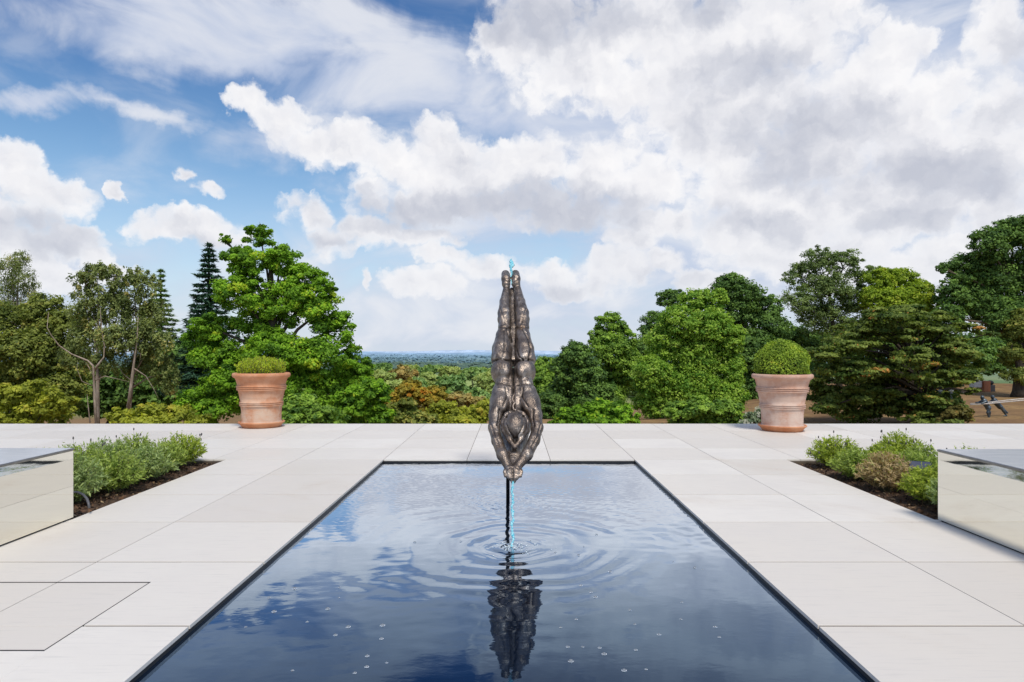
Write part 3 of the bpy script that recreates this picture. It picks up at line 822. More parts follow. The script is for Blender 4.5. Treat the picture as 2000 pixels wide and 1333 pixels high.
# ------------------------------------------------------------------ leaf machinery
def cards(C, N, L, Wd, fold=.25, T=None, r=rng):
    n = len(C)
    if T is None: T = r.normal(size=(n, 3))
    T = T - N * (T * N).sum(1, keepdims=True); T /= np.linalg.norm(T, axis=1, keepdims=True) + 1e-9
    B = np.cross(N, T)
    L = np.broadcast_to(L, n)[:, None]; Wd = np.broadcast_to(Wd, n)[:, None]
    V = np.empty((n, 4, 3))
    V[:, 0] = C - T * L * .5; V[:, 2] = C + T * L * .5
    V[:, 1] = C + B * Wd * .5 - N * Wd * fold - T * L * .06; V[:, 3] = C - B * Wd * .5 - N * Wd * fold - T * L * .06
    return V.reshape(-1, 3), np.arange(n * 4).reshape(n, 4)
def unit(v): return v / (np.linalg.norm(v, axis=-1, keepdims=True) + 1e-9)

LEAF = {}
def leafmat(key, dark, light, accent=None, amount=.06, trans=.32, **kw):
    if key not in LEAF: LEAF[key] = leaf_material('leaf_' + key, dark, light, accent, amount, trans, **kw)
    return LEAF[key]
BARK = bark('grey_brown_bark', (.10, .075, .055), (.20, .16, .125))
BARKD = bark('dark_bark', (.035, .028, .022), (.075, .06, .045))
BARKP = bark('pale_bark', (.22, .17, .125), (.38, .31, .25))

def crown(lobes3, n, leaf, r, clump=.26, flat=.65, shell=.5, up=.6, per=None, droop=0.0, inner=.12, wid=.62, layer=False):
    """leaf cards gathered in clumps spread over the lobes; lobes3: list of (centre, radii)"""
    area = np.array([(q[1][0] * q[1][2]) for q in lobes3]); area = area / area.sum()
    Cs, Ns, Ts = [], [], []
    for (c, rad), fr in zip(lobes3, area):
        m_ = max(30, int(n * fr)); rad = np.array(rad)
        nc = max(6, int(per * fr) if per else int(m_ / 55))
        dirs = unit(r.normal(size=(nc, 3)) + np.array([0, -.25, .25]))
        rho = shell + (1 - shell) * r.random(nc) ** .6
        cc = c + dirs * rad * rho[:, None] * .86
        k = r.integers(0, nc, m_)
        rc = clump * rad.mean() * r.uniform(.55, 1.35, nc)
        off = unit(r.normal(size=(m_, 3))) * (r.random(m_) ** .45)[:, None]
        if layer: off[:, 2] *= .45
        sc = np.array([1, 1, flat])
        p = cc[k] + off * sc * rc[k][:, None]
        if droop: p[:, 2] -= droop * rc[k] * r.random(m_) * 1.4
        nn = unit(unit(off * sc) * .55 + dirs[k] * .35 + np.array([0, 0, up]) + r.normal(0, .42, (m_, 3)))
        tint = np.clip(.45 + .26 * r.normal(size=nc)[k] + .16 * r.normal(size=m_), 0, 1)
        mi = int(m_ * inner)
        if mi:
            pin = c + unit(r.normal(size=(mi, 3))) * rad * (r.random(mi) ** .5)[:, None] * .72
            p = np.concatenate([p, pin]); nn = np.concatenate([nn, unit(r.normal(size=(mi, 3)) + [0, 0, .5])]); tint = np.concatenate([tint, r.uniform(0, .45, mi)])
        Cs.append(p); Ns.append(nn); Ts.append(tint)
    C = np.concatenate(Cs); N = np.concatenate(Ns); T = np.concatenate(Ts)
    L = leaf * r.uniform(.65, 1.35, len(C))
    tdir = None
    if droop: tdir = r.normal(0, .5, (len(C), 3)) + np.array([0, 0, -1.0])
    V, Fq = cards(C, N, L, L * wid, .22, tdir, r)
    return V, Fq, T

def limbs(base, lobes3, r, rad, mb, twigs=3, split=.35, bend=.12):
    cs = np.array([c for c, _ in lobes3]); topc = cs.mean(0)
    apex = cs[np.argmax(cs[:, 2])]
    h = apex[2] - base[2]
    def trunk_at(u):
        tgt = np.array([topc[0] * .6 + apex[0] * .4, topc[1], apex[2]])
        p = base + (tgt - base) * u
        return p + np.array([math.sin(u * 4 + base[0]) * bend * .4, math.cos(u * 3) * bend * .3, 0]) * (u * (1.2 - u)) * h * .18
    us = np.linspace(0, .88, 10)
    mb.tube([trunk_at(u) for u in us], [rad * (1.25 if u == 0 else 1) * (1 - .82 * u) for u in us], 9)
    for c, ra in lobes3:
        hh = np.clip((c[2] - base[2]) / h * .62, split * .8, .8)
        s = trunk_at(hh); ctr = c
        mid = (s + ctr) / 2 + np.array([0, 0, .10 * np.linalg.norm(ctr - s)])
        r0 = rad * (1 - .82 * hh) * .55
        mb.tube([s, s * .5 + mid * .5, mid, ctr], [r0, r0 * .8, r0 * .6, r0 * .32], 6)
        for _ in range(twigs):
            e = c + unit(r.normal(size=3) + np.array([0, 0, .3])) * np.array(ra) * r.uniform(.6, .95)
            q = (ctr + e) / 2 + r.normal(0, .08, 3) * np.mean(ra)
            mb.tube([mid * .3 + ctr * .7, q, e], [r0 * .34, r0 * .2, r0 * .06], 4)

def tree(name, label, cat, D, lobes, n, leaf, mat, trunk_px=None, trunk_r=.2, seed=1, barkm=None, group=None, base_py=None, twigs=3, stem='trunk', **kw):
    r = np.random.default_rng(seed)
    L3 = []
    for lb in lobes:
        px, py, rx, ry = lb[:4]; dd = lb[4] if len(lb) > 4 else r.uniform(-.35, .45) * rx * D / F
        c = at(px, py, D + dd); s = (D + dd) / F
        L3.append((c, (rx * s, .5 * (rx + ry) * s * .85, ry * s)))
    bx = at(trunk_px if trunk_px else np.mean([l[0] for l in lobes]), HY, D)[0]
    base = np.array([bx, D, float(tz(bx, D)) - .05])
    root = tag(empty(name, tuple(base)), label, cat, group)
    mb = MB(); limbs(base, L3, r, trunk_r, mb, twigs)
    mb.build(stem, barkm or BARK, root, tuple(base), smooth=True)
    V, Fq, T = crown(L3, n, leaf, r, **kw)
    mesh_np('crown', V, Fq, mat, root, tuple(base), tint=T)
    return root, L3, base

# leaf colours
bright = leafmat('bright_green', (.030, .070, .008), (.135, .235, .018), (.30, .36, .03), .10, .36)
mid = leafmat('mid_green', (.028, .058, .012), (.12, .175, .026), None, .06, .34, gain=2.7)
deep_g = leafmat('deep_green', (.016, .034, .010), (.068, .112, .024), None, .06, .30, gain=2.7)
olive = leafmat('olive_green', (.035, .05, .011), (.12, .135, .03), (.18, .16, .04), .08, .32, gain=2.2)
birchm = leafmat('birch_green', (.04, .055, .018), (.14, .16, .055), (.20, .17, .06), .08, .36, gain=2.2)
yellowg = leafmat('yellow_green', (.085, .10, .014), (.26, .27, .035), (.34, .30, .05), .08, .38)
limeg = leafmat('lime_green', (.07, .11, .012), (.22, .28, .03), (.32, .34, .05), .08, .38)
autumn = leafmat('autumn_gold', (.11, .10, .018), (.36, .27, .04), (.42, .19, .03), .18, .38)
layered = leafmat('bronze_green', (.018, .032, .007), (.095, .115, .024), (.20, .10, .03), .035, .30, gain=2.6)
sprucem = leafmat('spruce_green', (.010, .026, .016), (.030, .062, .036), None, .06, .12)
palev = leafmat('pale_valley_green', (.09, .12, .035), (.27, .30, .10), None, .06, .3, gain=2.9)  # valley leaf colours carry the haze of the air in between
midv = leafmat('mid_valley_green', (.045, .085, .028), (.17, .23, .075), None, .06, .3, gain=2.7)
rustv = leafmat('rust_valley', (.11, .10, .035), (.27, .21, .07), (.33, .18, .05), .15, .3)

# ------------------------------------------------------------------ trees left of the terrace
tree('broadleaf_tree', 'tall bright green spreading tree behind the left terracotta pot', 'tree', 32,
     [(508,462,36,32),(440,468,20,13),(468,500,38,30),(480,520,52,44),(548,508,46,44),(585,545,50,42),(632,560,30,40),(470,580,66,50),(495,640,54,42),(555,592,72,56),(625,610,58,48),(665,640,40,40),(690,685,26,24),(408,640,44,34),(400,672,52,36),(440,705,74,52),(540,690,80,62),(625,705,74,58),(690,730,48,46),(480,755,90,52),(590,770,100,52),(690,775,62,50),(420,790,80,50)],
     150000, .135, bright, 545, .32, 21, BARKD, clump=.27, shell=.38, inner=.12, flat=.58, per=900)
tree('birch_tree', 'airy birch with drooping tip at the far left edge of the photo', 'tree', 46,
     [(38,505,26,24),(22,525,34,34),(50,545,26,30),(15,570,40,36),(60,580,24,24),(28,610,50,40)], 12250, 0.119, birchm, 20, .16, 22, BARKP, droop=.9, clump=.34, shell=.3, inner=.05, wid=.5)
tree('broadleaf_tree', 'broad olive green tree filling the left edge below the birch tip', 'tree', 42,
     [(20,640,70,60),(85,610,48,42),(125,640,46,50),(60,690,80,60),(125,710,60,60),(10,740,80,70),(110,770,70,50)], 45500, 0.182, olive, 60, .3, 23, BARKD)
BIR = dict(droop=.9, clump=.24, shell=.2, inner=.03, wid=.5, flat=.9)
r1, l1, b1 = tree('birch_tree', 'thin birch with pale forked bare trunk and loose grey green crown', 'tree', 36,
     [(165,548,30,34),(190,530,32,26),(225,535,38,28),(165,600,36,44),(205,590,44,46),(235,580,30,36),(175,655,52,46),(225,650,40,46),(150,690,34,34),(210,700,46,34)], 19000, .155, birchm, 190, .12, 24, BARKP, twigs=5, **BIR)
r2, l2, b2 = tree('birch_tree', 'leaning birch with bare pale trunk, right of the forked one', 'tree', 37,
     [(262,545,32,28),(290,555,34,30),(260,600,46,44),(300,610,34,42),(270,655,54,46),(310,670,38,46),(285,710,52,40),(325,730,34,40)], 16000, .155, birchm, 248, .13, 25, BARKP, twigs=5, **BIR)
# bare limbs of the two birches, added to their trunks' own things
def bare(root, base, paths, D, name='dead_limb'):
    mb = MB()
    for pts, ra in paths:
        mb.tube([at(px, py, D + .3 * math.sin(px)) for px, py in pts], np.linspace(ra * .8, ra * .12, len(pts)) * (1 + .12 * np.sin(np.arange(len(pts)) * 2.3)), 7)
    o = mb.build(name, BARKP, root, tuple(base), smooth=True)
bare(r1.children[0], b1, [([(188,826),(185,780),(183,735),(182,715),(172,705),(140,692),(115,675),(100,655),(92,640),(95,610)], .085), ([(183,725),(192,712),(203,698),(204,675),(198,640),(196,600)], .075), ([(184,745),(205,735),(235,742),(262,748)], .035), ([(183,755),(160,745),(150,720),(152,705)], .03), ([(176,826),(172,790),(170,770)], .045)], 35)
bare(r2.children[0], b2, [([(250,800),(256,755),(263,700),(268,660),(270,620)], .12), ([(262,720),(285,735),(303,765),(310,780)], .04), ([(258,745),(240,730),(225,705)], .035), ([(264,700),(275,690),(272,720)], .03)], 36)
def conifer(label, D, apex, base_py, half, n_lv, seed, mat, leaf, lean=0.0):
    r = np.random.default_rng(seed)
    top = at(*apex, D); x0 = top[0]; g = float(tz(x0, D)); zb = CAM_H - (base_py - HY) * D / F
    base = (x0, D, g); root = tag(empty('spruce_tree' if mat is sprucem else 'conifer_tree', base), label, 'conifer')
    mb = MB(); mb.tube([(x0, D, g), (x0, D, (g + top[2]) / 2), (x0, D, top[2] - .1)], [.26, .16, .015], 8)
    mb.build('trunk', BARKD, root, base, smooth=True)
    C, N, T, LL = [], [], [], []
    for lv in range(n_lv):
        u = (lv + .6) / n_lv; z = top[2] + (zb - top[2]) * u
        ln = half * D / F * (u ** .85) * r.uniform(.8, 1.12)
        for b in range(int(6 + 5 * u)):
            th = r.uniform(0, 6.28); dv = np.array([math.cos(th), math.sin(th), 0]); l_ = ln * r.uniform(.65, 1.12)
            m_ = int(10 + l_ * 34)
            s = r.random(m_) ** .8
            zc = z - .30 * l_ * s + .22 * l_ * s ** 3
            side = r.normal(0, 1, m_) * (.10 + .13 * l_ * (1 - s * .75)) * np.where(s > .95, .3, 1)
            perp = np.array([-dv[1], dv[0], 0])
            p = np.array([x0, D, 0]) + np.outer(s * l_, dv) + np.outer(side, perp); p[:, 2] = zc - np.abs(side) * .25 - r.random(m_) * .12
            C.append(p); N.append(unit(np.array([0, 0, 1.0]) + r.normal(0, .4, (m_, 3)))); T.append(unit(dv + np.outer(np.sign(side), perp) * .8 + np.array([0, 0, -.35]) + r.normal(0, .2, (m_, 3))))
    C = np.concatenate(C); N = np.concatenate(N); T = np.concatenate(T)
    V, Fq = cards(C, N, leaf * r.uniform(.7, 1.4, len(C)), leaf * .28, .15, T, r)
    mesh_np('crown', V, Fq, mat, root, base, tint=np.clip(r.normal(.5, .25, len(C)), 0, 1))
conifer('dark blue green spruce standing left of the bright green tree', 40, (408, 470), 760, 92, 30, 31, sprucem, .42)
conifer('small dark green conifer tip showing behind the leaning birch', 52, (314, 522), 760, 62, 26, 32, deep_g, .42)
tree('broadleaf_tree', 'dark understorey tree in the gap behind the birch trunks', 'tree', 50,
     [(180,760,80,60),(260,770,80,60),(340,720,60,60),(350,780,60,50),(90,780,70,50)], 22000, .30, deep_g, 200, .2, 33, BARKD, inner=.3)
# ------------------------------------------------------------------ shrubs along the far edge, left
def shrub(label, D, lobes, n, leaf, mat, seed, name='shrub', cat='shrub', group=None, **kw):
    kw.setdefault('inner', .22)
    return tree(name, label, cat, D, lobes, n, leaf, mat, None, .06, seed, BARKD, group, stem='stem', **kw)
shrub('yellow green leafy shrub at the left end of the terrace edge', 22, [(20,775,50,36),(70,770,55,30),(110,790,42,34),(0,815,70,40),(70,820,70,40)], 9000, .13, yellowg, 41)
shrub('low glossy lime green shrub between the birch trunks and left pot', 20, [(245,815,42,22),(300,806,50,22),(350,808,48,20),(385,822,34,18),(300,835,80,26)], 8000, .14, yellowg, 42, wid=.42)
shrub('dark green bush right of the left pot under the tall tree', 24, [(590,800,46,36),(640,815,46,30),(560,830,50,26)], 8000, .14, mid, 43)
shrub('rounded green bush below the tall tree beside the golden shrub', 26, [(690,790,46,40),(730,770,36,36),(735,815,40,30),(680,830,60,26)], 9000, .15, bright, 44)
shrub('golden orange shrub in autumn colour left of the statue', 44, [(800,762,34,24),(775,785,36,28),(830,785,38,28),(850,775,30,22)], 8000, .22, autumn, 45)
shrub('bronze green shrub at the terrace edge below the golden shrub', 34, [(775,812,46,30),(815,825,46,28),(750,835,36,22),(800,790,24,16)], 9000, .19, olive, 46)
shrub('yellow green feathery shrub at the terrace edge left of the statue', 36, [(870,808,44,28),(920,815,44,26),(945,800,26,24),(890,835,70,24)], 10000, .19, yellowg, 47)
shrub('brown tinged shrub behind the yellow green one left of the statue', 48, [(890,785,44,22),(930,792,34,20),(860,795,30,18)], 6000, .25, rustv, 48)
# ------------------------------------------------------------------ trees right of the statue
tree('broadleaf_tree', 'dark green tree just right of the statue above the sandy path', 'tree', 62, [(1066,720,26,26),(1050,745,36,34),(1075,765,40,40),(1045,790,40,30)], 21000, 0.238, mid, 1062, .2, 51)
tree('broadleaf_tree', 'tall pale green tree with a narrow airy top right of the statue', 'tree', 54, [(1192,636,36,30),(1172,660,30,26),(1220,668,30,30),(1190,685,46,40),(1225,715,40,46),(1195,740,52,46),(1180,785,60,40)], 38500, 0.203, mid, 1195, .22, 52, shell=.4)
tree('broadleaf_tree', 'dark dense tree in front of the tall pale one', 'tree', 48, [(1128,695,36,34),(1105,725,32,40),(1145,735,40,46),(1110,775,48,44),(1160,785,50,46),(1075,795,40,34)], 35000, 0.196, deep_g, 1135, .22, 53)
tree('broadleaf_tree', 'dark round topped tree showing behind the large mid green tree', 'tree', 58, [(1310,585,30,28),(1280,640,36,36),(1265,690,40,44),(1260,740,36,50)], 22750, 0.210, deep_g, 1280, .22, 54)
tree('broadleaf_tree', 'large mid green leafy tree halfway between statue and right pot', 'tree', 44,
     [(1355,590,36,28),(1390,588,34,32),(1330,630,52,40),(1385,640,52,44),(1425,665,34,40),(1300,675,50,44),(1360,690,62,50),(1420,725,40,50),(1275,735,46,48),(1340,755,74,50),(1415,780,50,40),(1290,790,60,36)], 77000, 0.168, leafmat('fresh_green', (.030, .066, .009), (.145, .205, .028), (.24, .30, .07), .08, .36, gain=3.2), 1350, .28, 55)
tree('broadleaf_tree', 'tall dark domed tree behind the large mid green tree', 'tree', 62, [(1425,562,42,34),(1460,580,42,36),(1495,605,36,36),(1440,620,60,46),(1500,650,46,50),(1460,690,66,56),(1510,720,60,56),(1470,760,60,50)], 45500, 0.238, deep_g, 1460, .3, 56, inner=.2)
tree('broadleaf_tree', 'loose airy tree with sky showing through above the right pot', 'tree', 66, [(1600,508,42,32),(1650,515,42,34),(1560,540,36,34),(1690,545,26,34),(1620,560,60,40),(1560,590,40,38),(1670,590,44,40),(1610,620,66,42)], 35000, 0.189, leafmat('grey_green', (.03, .048, .016), (.11, .145, .05), None, .06, .36, gain=2.3), 1640, .3, 57, BARKD, twigs=7, clump=.24, shell=.25, inner=.05)
tree('broadleaf_tree', 'dark green tree filling the gap behind the right pot', 'tree', 72, [(1540,670,60,44),(1600,680,70,44),(1660,660,60,40),(1560,730,70,50)], 15000, .40, deep_g, 1580, .25, 58, inner=.3)
tree('broadleaf_tree', 'dark tree mass behind the tiered shrub', 'tree', 78, [(1700,670,60,50),(1760,660,60,44),(1830,680,60,50),(1890,690,60,46),(1720,730,60,40),(1830,730,60,36)], 15000, .45, deep_g, 1780, .25, 158, BARKD, inner=.3)
tree('broadleaf_tree', 'dark tree mass below the tallest tree at the right edge', 'tree', 82, [(1940,680,50,44),(1990,690,60,40),(2050,680,60,60),(1930,715,40,26),(2040,720,50,30)], 12000, .45, deep_g, 2030, .25, 159, BARKD, inner=.3)
tree('broadleaf_tree', 'yellow green sunlit tree between the airy tree and the dark right one', 'tree', 64, [(1720,545,38,26),(1760,550,40,30),(1795,575,34,32),(1715,585,44,36),(1765,595,56,38),(1810,600,30,30)], 29750, 0.210, limeg, 1760, .25, 59)
tree('broadleaf_tree', 'tallest dark green tree at the upper right edge', 'tree', 60, [(1975,455,50,36),(1930,480,44,40),(2030,470,60,60),(1890,530,46,40),(1950,540,66,54),(2020,560,60,60),(1860,575,36,36),(1905,590,56,44),(1970,620,66,50),(1850,620,36,34),(1840,525,16,14)], 70000, 0.231, deep_g, 2040, .4, 60, inner=.2)
# layered spreading shrub, a tiered dome
r_ = np.random.default_rng(61); lob = []
for k in range(64):
    th = r_.uniform(-1.0, 1.0); h_ = r_.random()
    y_ = 606 + 209 * h_; hw = 185 * math.sqrt(max(.16, 1 - (1 - h_) ** 3.4)) * (1 if h_ < .75 else 1 - (h_ - .75) * .5)
    hw *= (1 - .55 * max(0, h_ - .55)) if th > 0 else 1
    lob.append((min(1755 + th * hw, 1925 if h_ < .42 else (1880 if h_ < .6 else 1838)), y_ + 26 * abs(th), 50 + 12 * r_.random(), 20 + 7 * r_.random(), r_.uniform(-2.6, 2.2)))
lob += [(1760,610,60,14,0),(1700,632,50,14,-1),(1840,618,50,12,0),(1890,640,50,12,0),(1930,652,34,8,0)]
tree('spreading_shrub', 'wide tiered bronze green shrub right of the right pot', 'shrub', 36, lob + [(1902,764,22,10,0),(1905,742,26,7,0),(1700,720,80,50,1.5),(1800,720,90,55,1.5),(1760,780,120,50,1.2),(1825,765,40,40,1.2),(1650,780,60,50,1.2)], 100000, .185, layered, 1825, .22, 62, BARKD, clump=.42, flat=.6, shell=.2, up=.9, inner=.16, twigs=1, per=700, layer=True)
tree('broadleaf_tree', 'olive tree with dark thick trunk at the right edge behind the bench', 'tree', 58, [(1990,640,34,44),(2000,700,44,36),(1985,735,34,22),(2040,660,50,60),(1975,690,26,26)], 24500, 0.189, olive, 1990, .55, 63, BARKD)
shrub('bright low bush on the terrace edge right of the statue', 24, [(1120,815,44,24),(1165,802,46,26),(1200,805,40,26),(1225,820,30,22),(1165,835,80,26),(1090,830,30,16)], 11000, .13, bright, 71)
shrub('mid green bush below the large tree, left of the white flowers', 26, [(1325,808,38,30),(1370,800,46,30),(1415,806,40,28),(1440,820,26,22),(1370,835,80,26)], 11000, .14, mid, 72)
rt, l3, bb = shrub('grey green plant with white flower heads left of the right pot', 21, [(1470,820,20,18),(1485,808,14,14),(1458,832,18,14)], 2600, .10, leafmat('sage', (.05, .07, .04), (.16, .19, .11), None, .06, .3), 73, 'flowering_shrub')
rr_ = np.random.default_rng(74); C = np.concatenate([c + unit(rr_.normal(size=(22, 3))) * np.array(ra) for c, ra in l3]); C[:, 1] -= .05
for c_ in C[::2]:
    V = [c_]; Fq = []
    for q_ in range(7):
        a_ = q_ * .9 + rr_.random(); d_ = unit(np.array([math.cos(a_), -.35 + rr_.normal(0, .3), math.sin(a_)])); p_ = np.cross(d_, [0, 1, 0])
        V += [c_ + d_ * .035 + p_ * .016, c_ + d_ * .06, c_ + d_ * .035 - p_ * .016]; Fq.append((0, len(V) - 3, len(V) - 2, len(V) - 1))
    V = np.array(V); Fq = np.array(Fq)
    mesh_np('flower_head', V, Fq, leafmat('white_petals', (.5, .5, .42), (.75, .74, .66), gain=1.0, boost=1.0), rt, tuple(bb), tint=rr_.random(7))
shrub('small reddish bush at the terrace edge below the rope pullers', 34, [(1868,808,34,16),(1885,816,20,12),(1850,822,36,14)], 4000, .17, leafmat('red_green', (.04, .04, .012), (.12, .10, .03), (.25, .10, .03), .07, .3), 75)

# ------------------------------------------------------------------ valley trees, each its own
VAL = [(890,752,46,34,150,midv,'round dark green tree standing out in the valley wood'),
       (785,728,40,18,210,rustv,'rust brown topped tree in the valley wood'),
       (835,740,30,24,190,palev,None),(745,738,40,26,170,palev,None),(720,760,44,30,130,midv,None),(945,745,34,26,200,palev,None),(860,775,30,22,120,midv,'small dark green tree below the round one in the valley'),
       (815,752,26,22,160,midv,None),(930,775,40,28,130,midv,None),(770,760,40,26,140,palev,None),(965,770,30,30,150,palev,None),(705,735,30,22,240,midv,None),
       (880,726,34,14,300,palev,None),(925,730,36,16,280,midv,None),(840,722,30,12,330,midv,None),(795,722,28,12,360,palev,None),(960,728,30,14,310,palev,None),(740,718,34,10,380,midv,None),(985,740,30,26,230,midv,None),(1010,760,40,34,180,midv,None),
       (1075,728,26,20,220,palev,None),(1090,735,28,22,200,midv,None),(1040,735,30,24,260,midv,None),(690,720,30,14,330,midv,None)]
for i, (px, py, rx, ry, D, mt, lb) in enumerate(VAL):
    r = np.random.default_rng(200 + i)
    lobs = [(px, py, rx * .62, ry * .8)] + [(px + r.uniform(-.55, .55) * rx, py + r.uniform(-.25, .6) * ry, rx * .45, ry * .5) for _ in range(5)]
    tree('broadleaf_tree', lb or {palev: 'pale green rounded tree in the valley wood left of the statue', midv: 'mid green rounded tree in the valley wood beyond the terrace'}[mt], 'tree', D, lobs, 3600, D * .0062, mt, px, .3, 300 + i, BARKD, 'trees in the valley wood', twigs=0, inner=.25)
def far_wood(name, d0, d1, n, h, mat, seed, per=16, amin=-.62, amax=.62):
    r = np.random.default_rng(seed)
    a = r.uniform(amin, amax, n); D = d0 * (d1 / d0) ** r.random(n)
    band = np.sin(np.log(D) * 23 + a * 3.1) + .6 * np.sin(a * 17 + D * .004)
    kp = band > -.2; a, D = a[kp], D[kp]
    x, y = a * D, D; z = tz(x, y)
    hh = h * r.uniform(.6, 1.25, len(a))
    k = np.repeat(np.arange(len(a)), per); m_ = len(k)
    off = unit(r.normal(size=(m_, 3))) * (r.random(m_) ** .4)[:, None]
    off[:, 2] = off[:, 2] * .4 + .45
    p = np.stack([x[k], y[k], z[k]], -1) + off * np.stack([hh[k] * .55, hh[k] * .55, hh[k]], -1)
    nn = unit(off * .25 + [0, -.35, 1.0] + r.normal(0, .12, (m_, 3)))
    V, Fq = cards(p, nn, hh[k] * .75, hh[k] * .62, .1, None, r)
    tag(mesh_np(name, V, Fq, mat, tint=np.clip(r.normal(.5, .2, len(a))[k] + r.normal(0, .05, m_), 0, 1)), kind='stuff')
far_wood('valley_woodland', 340, 900, 2200, 12, leafmat('wood_near', (.11, .15, .06), (.27, .32, .12), None, .06, .2, rough=1.0, spec=0.0, gain=1.4), 81)  # wood colours turn from dull green to blue: haze painted in by distance
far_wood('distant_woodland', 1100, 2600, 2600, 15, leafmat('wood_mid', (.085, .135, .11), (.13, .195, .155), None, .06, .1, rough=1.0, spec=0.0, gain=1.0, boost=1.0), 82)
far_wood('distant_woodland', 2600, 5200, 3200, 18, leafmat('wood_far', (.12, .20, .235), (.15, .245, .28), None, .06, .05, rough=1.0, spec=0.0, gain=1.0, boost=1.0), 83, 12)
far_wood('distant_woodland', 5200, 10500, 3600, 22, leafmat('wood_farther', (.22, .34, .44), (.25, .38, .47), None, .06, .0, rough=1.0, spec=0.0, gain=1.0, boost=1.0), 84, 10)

# ------------------------------------------------------------------ terracotta pots
def terracotta(name, c1, c2, c3, wear):
    m, nt, bs, out = material(name)
    pos = nt.node('ShaderNodeTexCoord').outputs['Object']
    n1 = nt.noise(pos, 3.2, 6, .66, .15); n2 = nt.noise(nt.vmath('MULTIPLY', pos, (2, 2, 22)), 2.0, 5, .6); n3 = nt.noise(pos, 55, 4, .65)
    sep = nt.node('ShaderNodeSeparateXYZ'); nt.l.new(pos, sep.inputs[0])
    c = nt.mix(nt.maprange(n1, .38, .62), c1, c2)
    bloom = nt.math('MULTIPLY', nt.maprange(sep.outputs[2], .95, .3), nt.maprange(nt.math('ADD', n1, nt.math('MULTIPLY', n2, .3)), .42, .86))
    c = nt.mix(nt.math('MULTIPLY', bloom, wear), c, c3)
    c = nt.mix(nt.math('MULTIPLY', nt.maprange(n2, .55, .75), .35), c, tuple(x * .6 for x in c1))
    c = nt.mix(nt.math('MULTIPLY', nt.maprange(nt.noise(pos, 5, 4, .7, 1.5), .63, .74), .45), c, (.16, .10, .08))
    setp(nt, bs, color=c, rough=.8, spec=.25, normal=nt.bump(nt.math('ADD', n2, nt.math('MULTIPLY', n3, .5)), .25, .006))
    return m
PROF = [(.36,.055),(.378,.075),(.400,.088),(.402,.112),(.388,.124),(.386,.14),(.388,.2),(.392,.32),(.400,.420),(.402,.432),(.424,.440),(.426,.456),(.408,.464),(.408,.468),(.428,.474),(.429,.490),(.410,.497),(.410,.501),(.430,.507),(.430,.521),(.410,.529),(.424,.6),(.443,.70),(.455,.748),(.457,.757),(.486,.766),(.487,.783),(.466,.791),(.466,.795),(.490,.801),(.491,.817),(.469,.825),(.469,.829),(.494,.835),(.494,.850),(.470,.858),(.478,.9),(.497,.965),(.511,1.002),(.537,1.016),(.560,1.033),(.570,1.055),(.571,1.083),(.560,1.103),(.54,1.113),(.515,1.112),(.497,1.098),(.485,1.05),(.47,.99)]
SAUC = [(.01,.0),(.372,.0),(.378,.012),(.412,.06),(.43,.075),(.452,.088),(.455,.108),(.447,.119),(.43,.117),(.415,.095),(.40,.07),(.01,.05)]
m_soil = simple('potting_soil', (.05, .035, .025), (.09, .065, .045), rough=1, scale=30, bump=.8, bscale=60)
def pot(cx, cy, mat, smat, label):
    loc = (cx, cy, 0); root = tag(empty('terracotta_pot', loc), label, 'pot', 'terracotta pots on the terrace')
    mb = MB(); mb.lathe(PROF, loc, 72, .0025); mb.build('pot_body', mat, root, loc, smooth=True)
    mb = MB(); mb.lathe(SAUC, loc, 72, .004); mb.build('saucer', smat, root, loc, smooth=True)
    mb = MB(); mb.lathe([(.49, 1.03), (.3, 1.05), (.01, 1.055)], loc, 32); mb.build('soil', m_soil, root, loc, smooth=True)
sauc = terracotta('saucer_clay', (.50, .19, .085), (.58, .25, .12), (.6, .38, .25), .3)
LP = (-5.16, 14.04); RP = (5.30, 13.42)
pot(*LP, terracotta('orange_clay', (.52, .225, .115), (.60, .31, .185), (.62, .47, .36), .9), sauc, 'orange terracotta pot with low clipped box plant, left side')
pot(*RP, terracotta('pale_clay', (.49, .28, .20), (.56, .37, .285), (.63, .50, .42), .85), sauc, 'weathered pinkish terracotta pot holding the round box ball, right side')
boxm = leafmat('box_leaf', (.040, .070, .010), (.16, .215, .026), (.30, .30, .04), .10, .3)
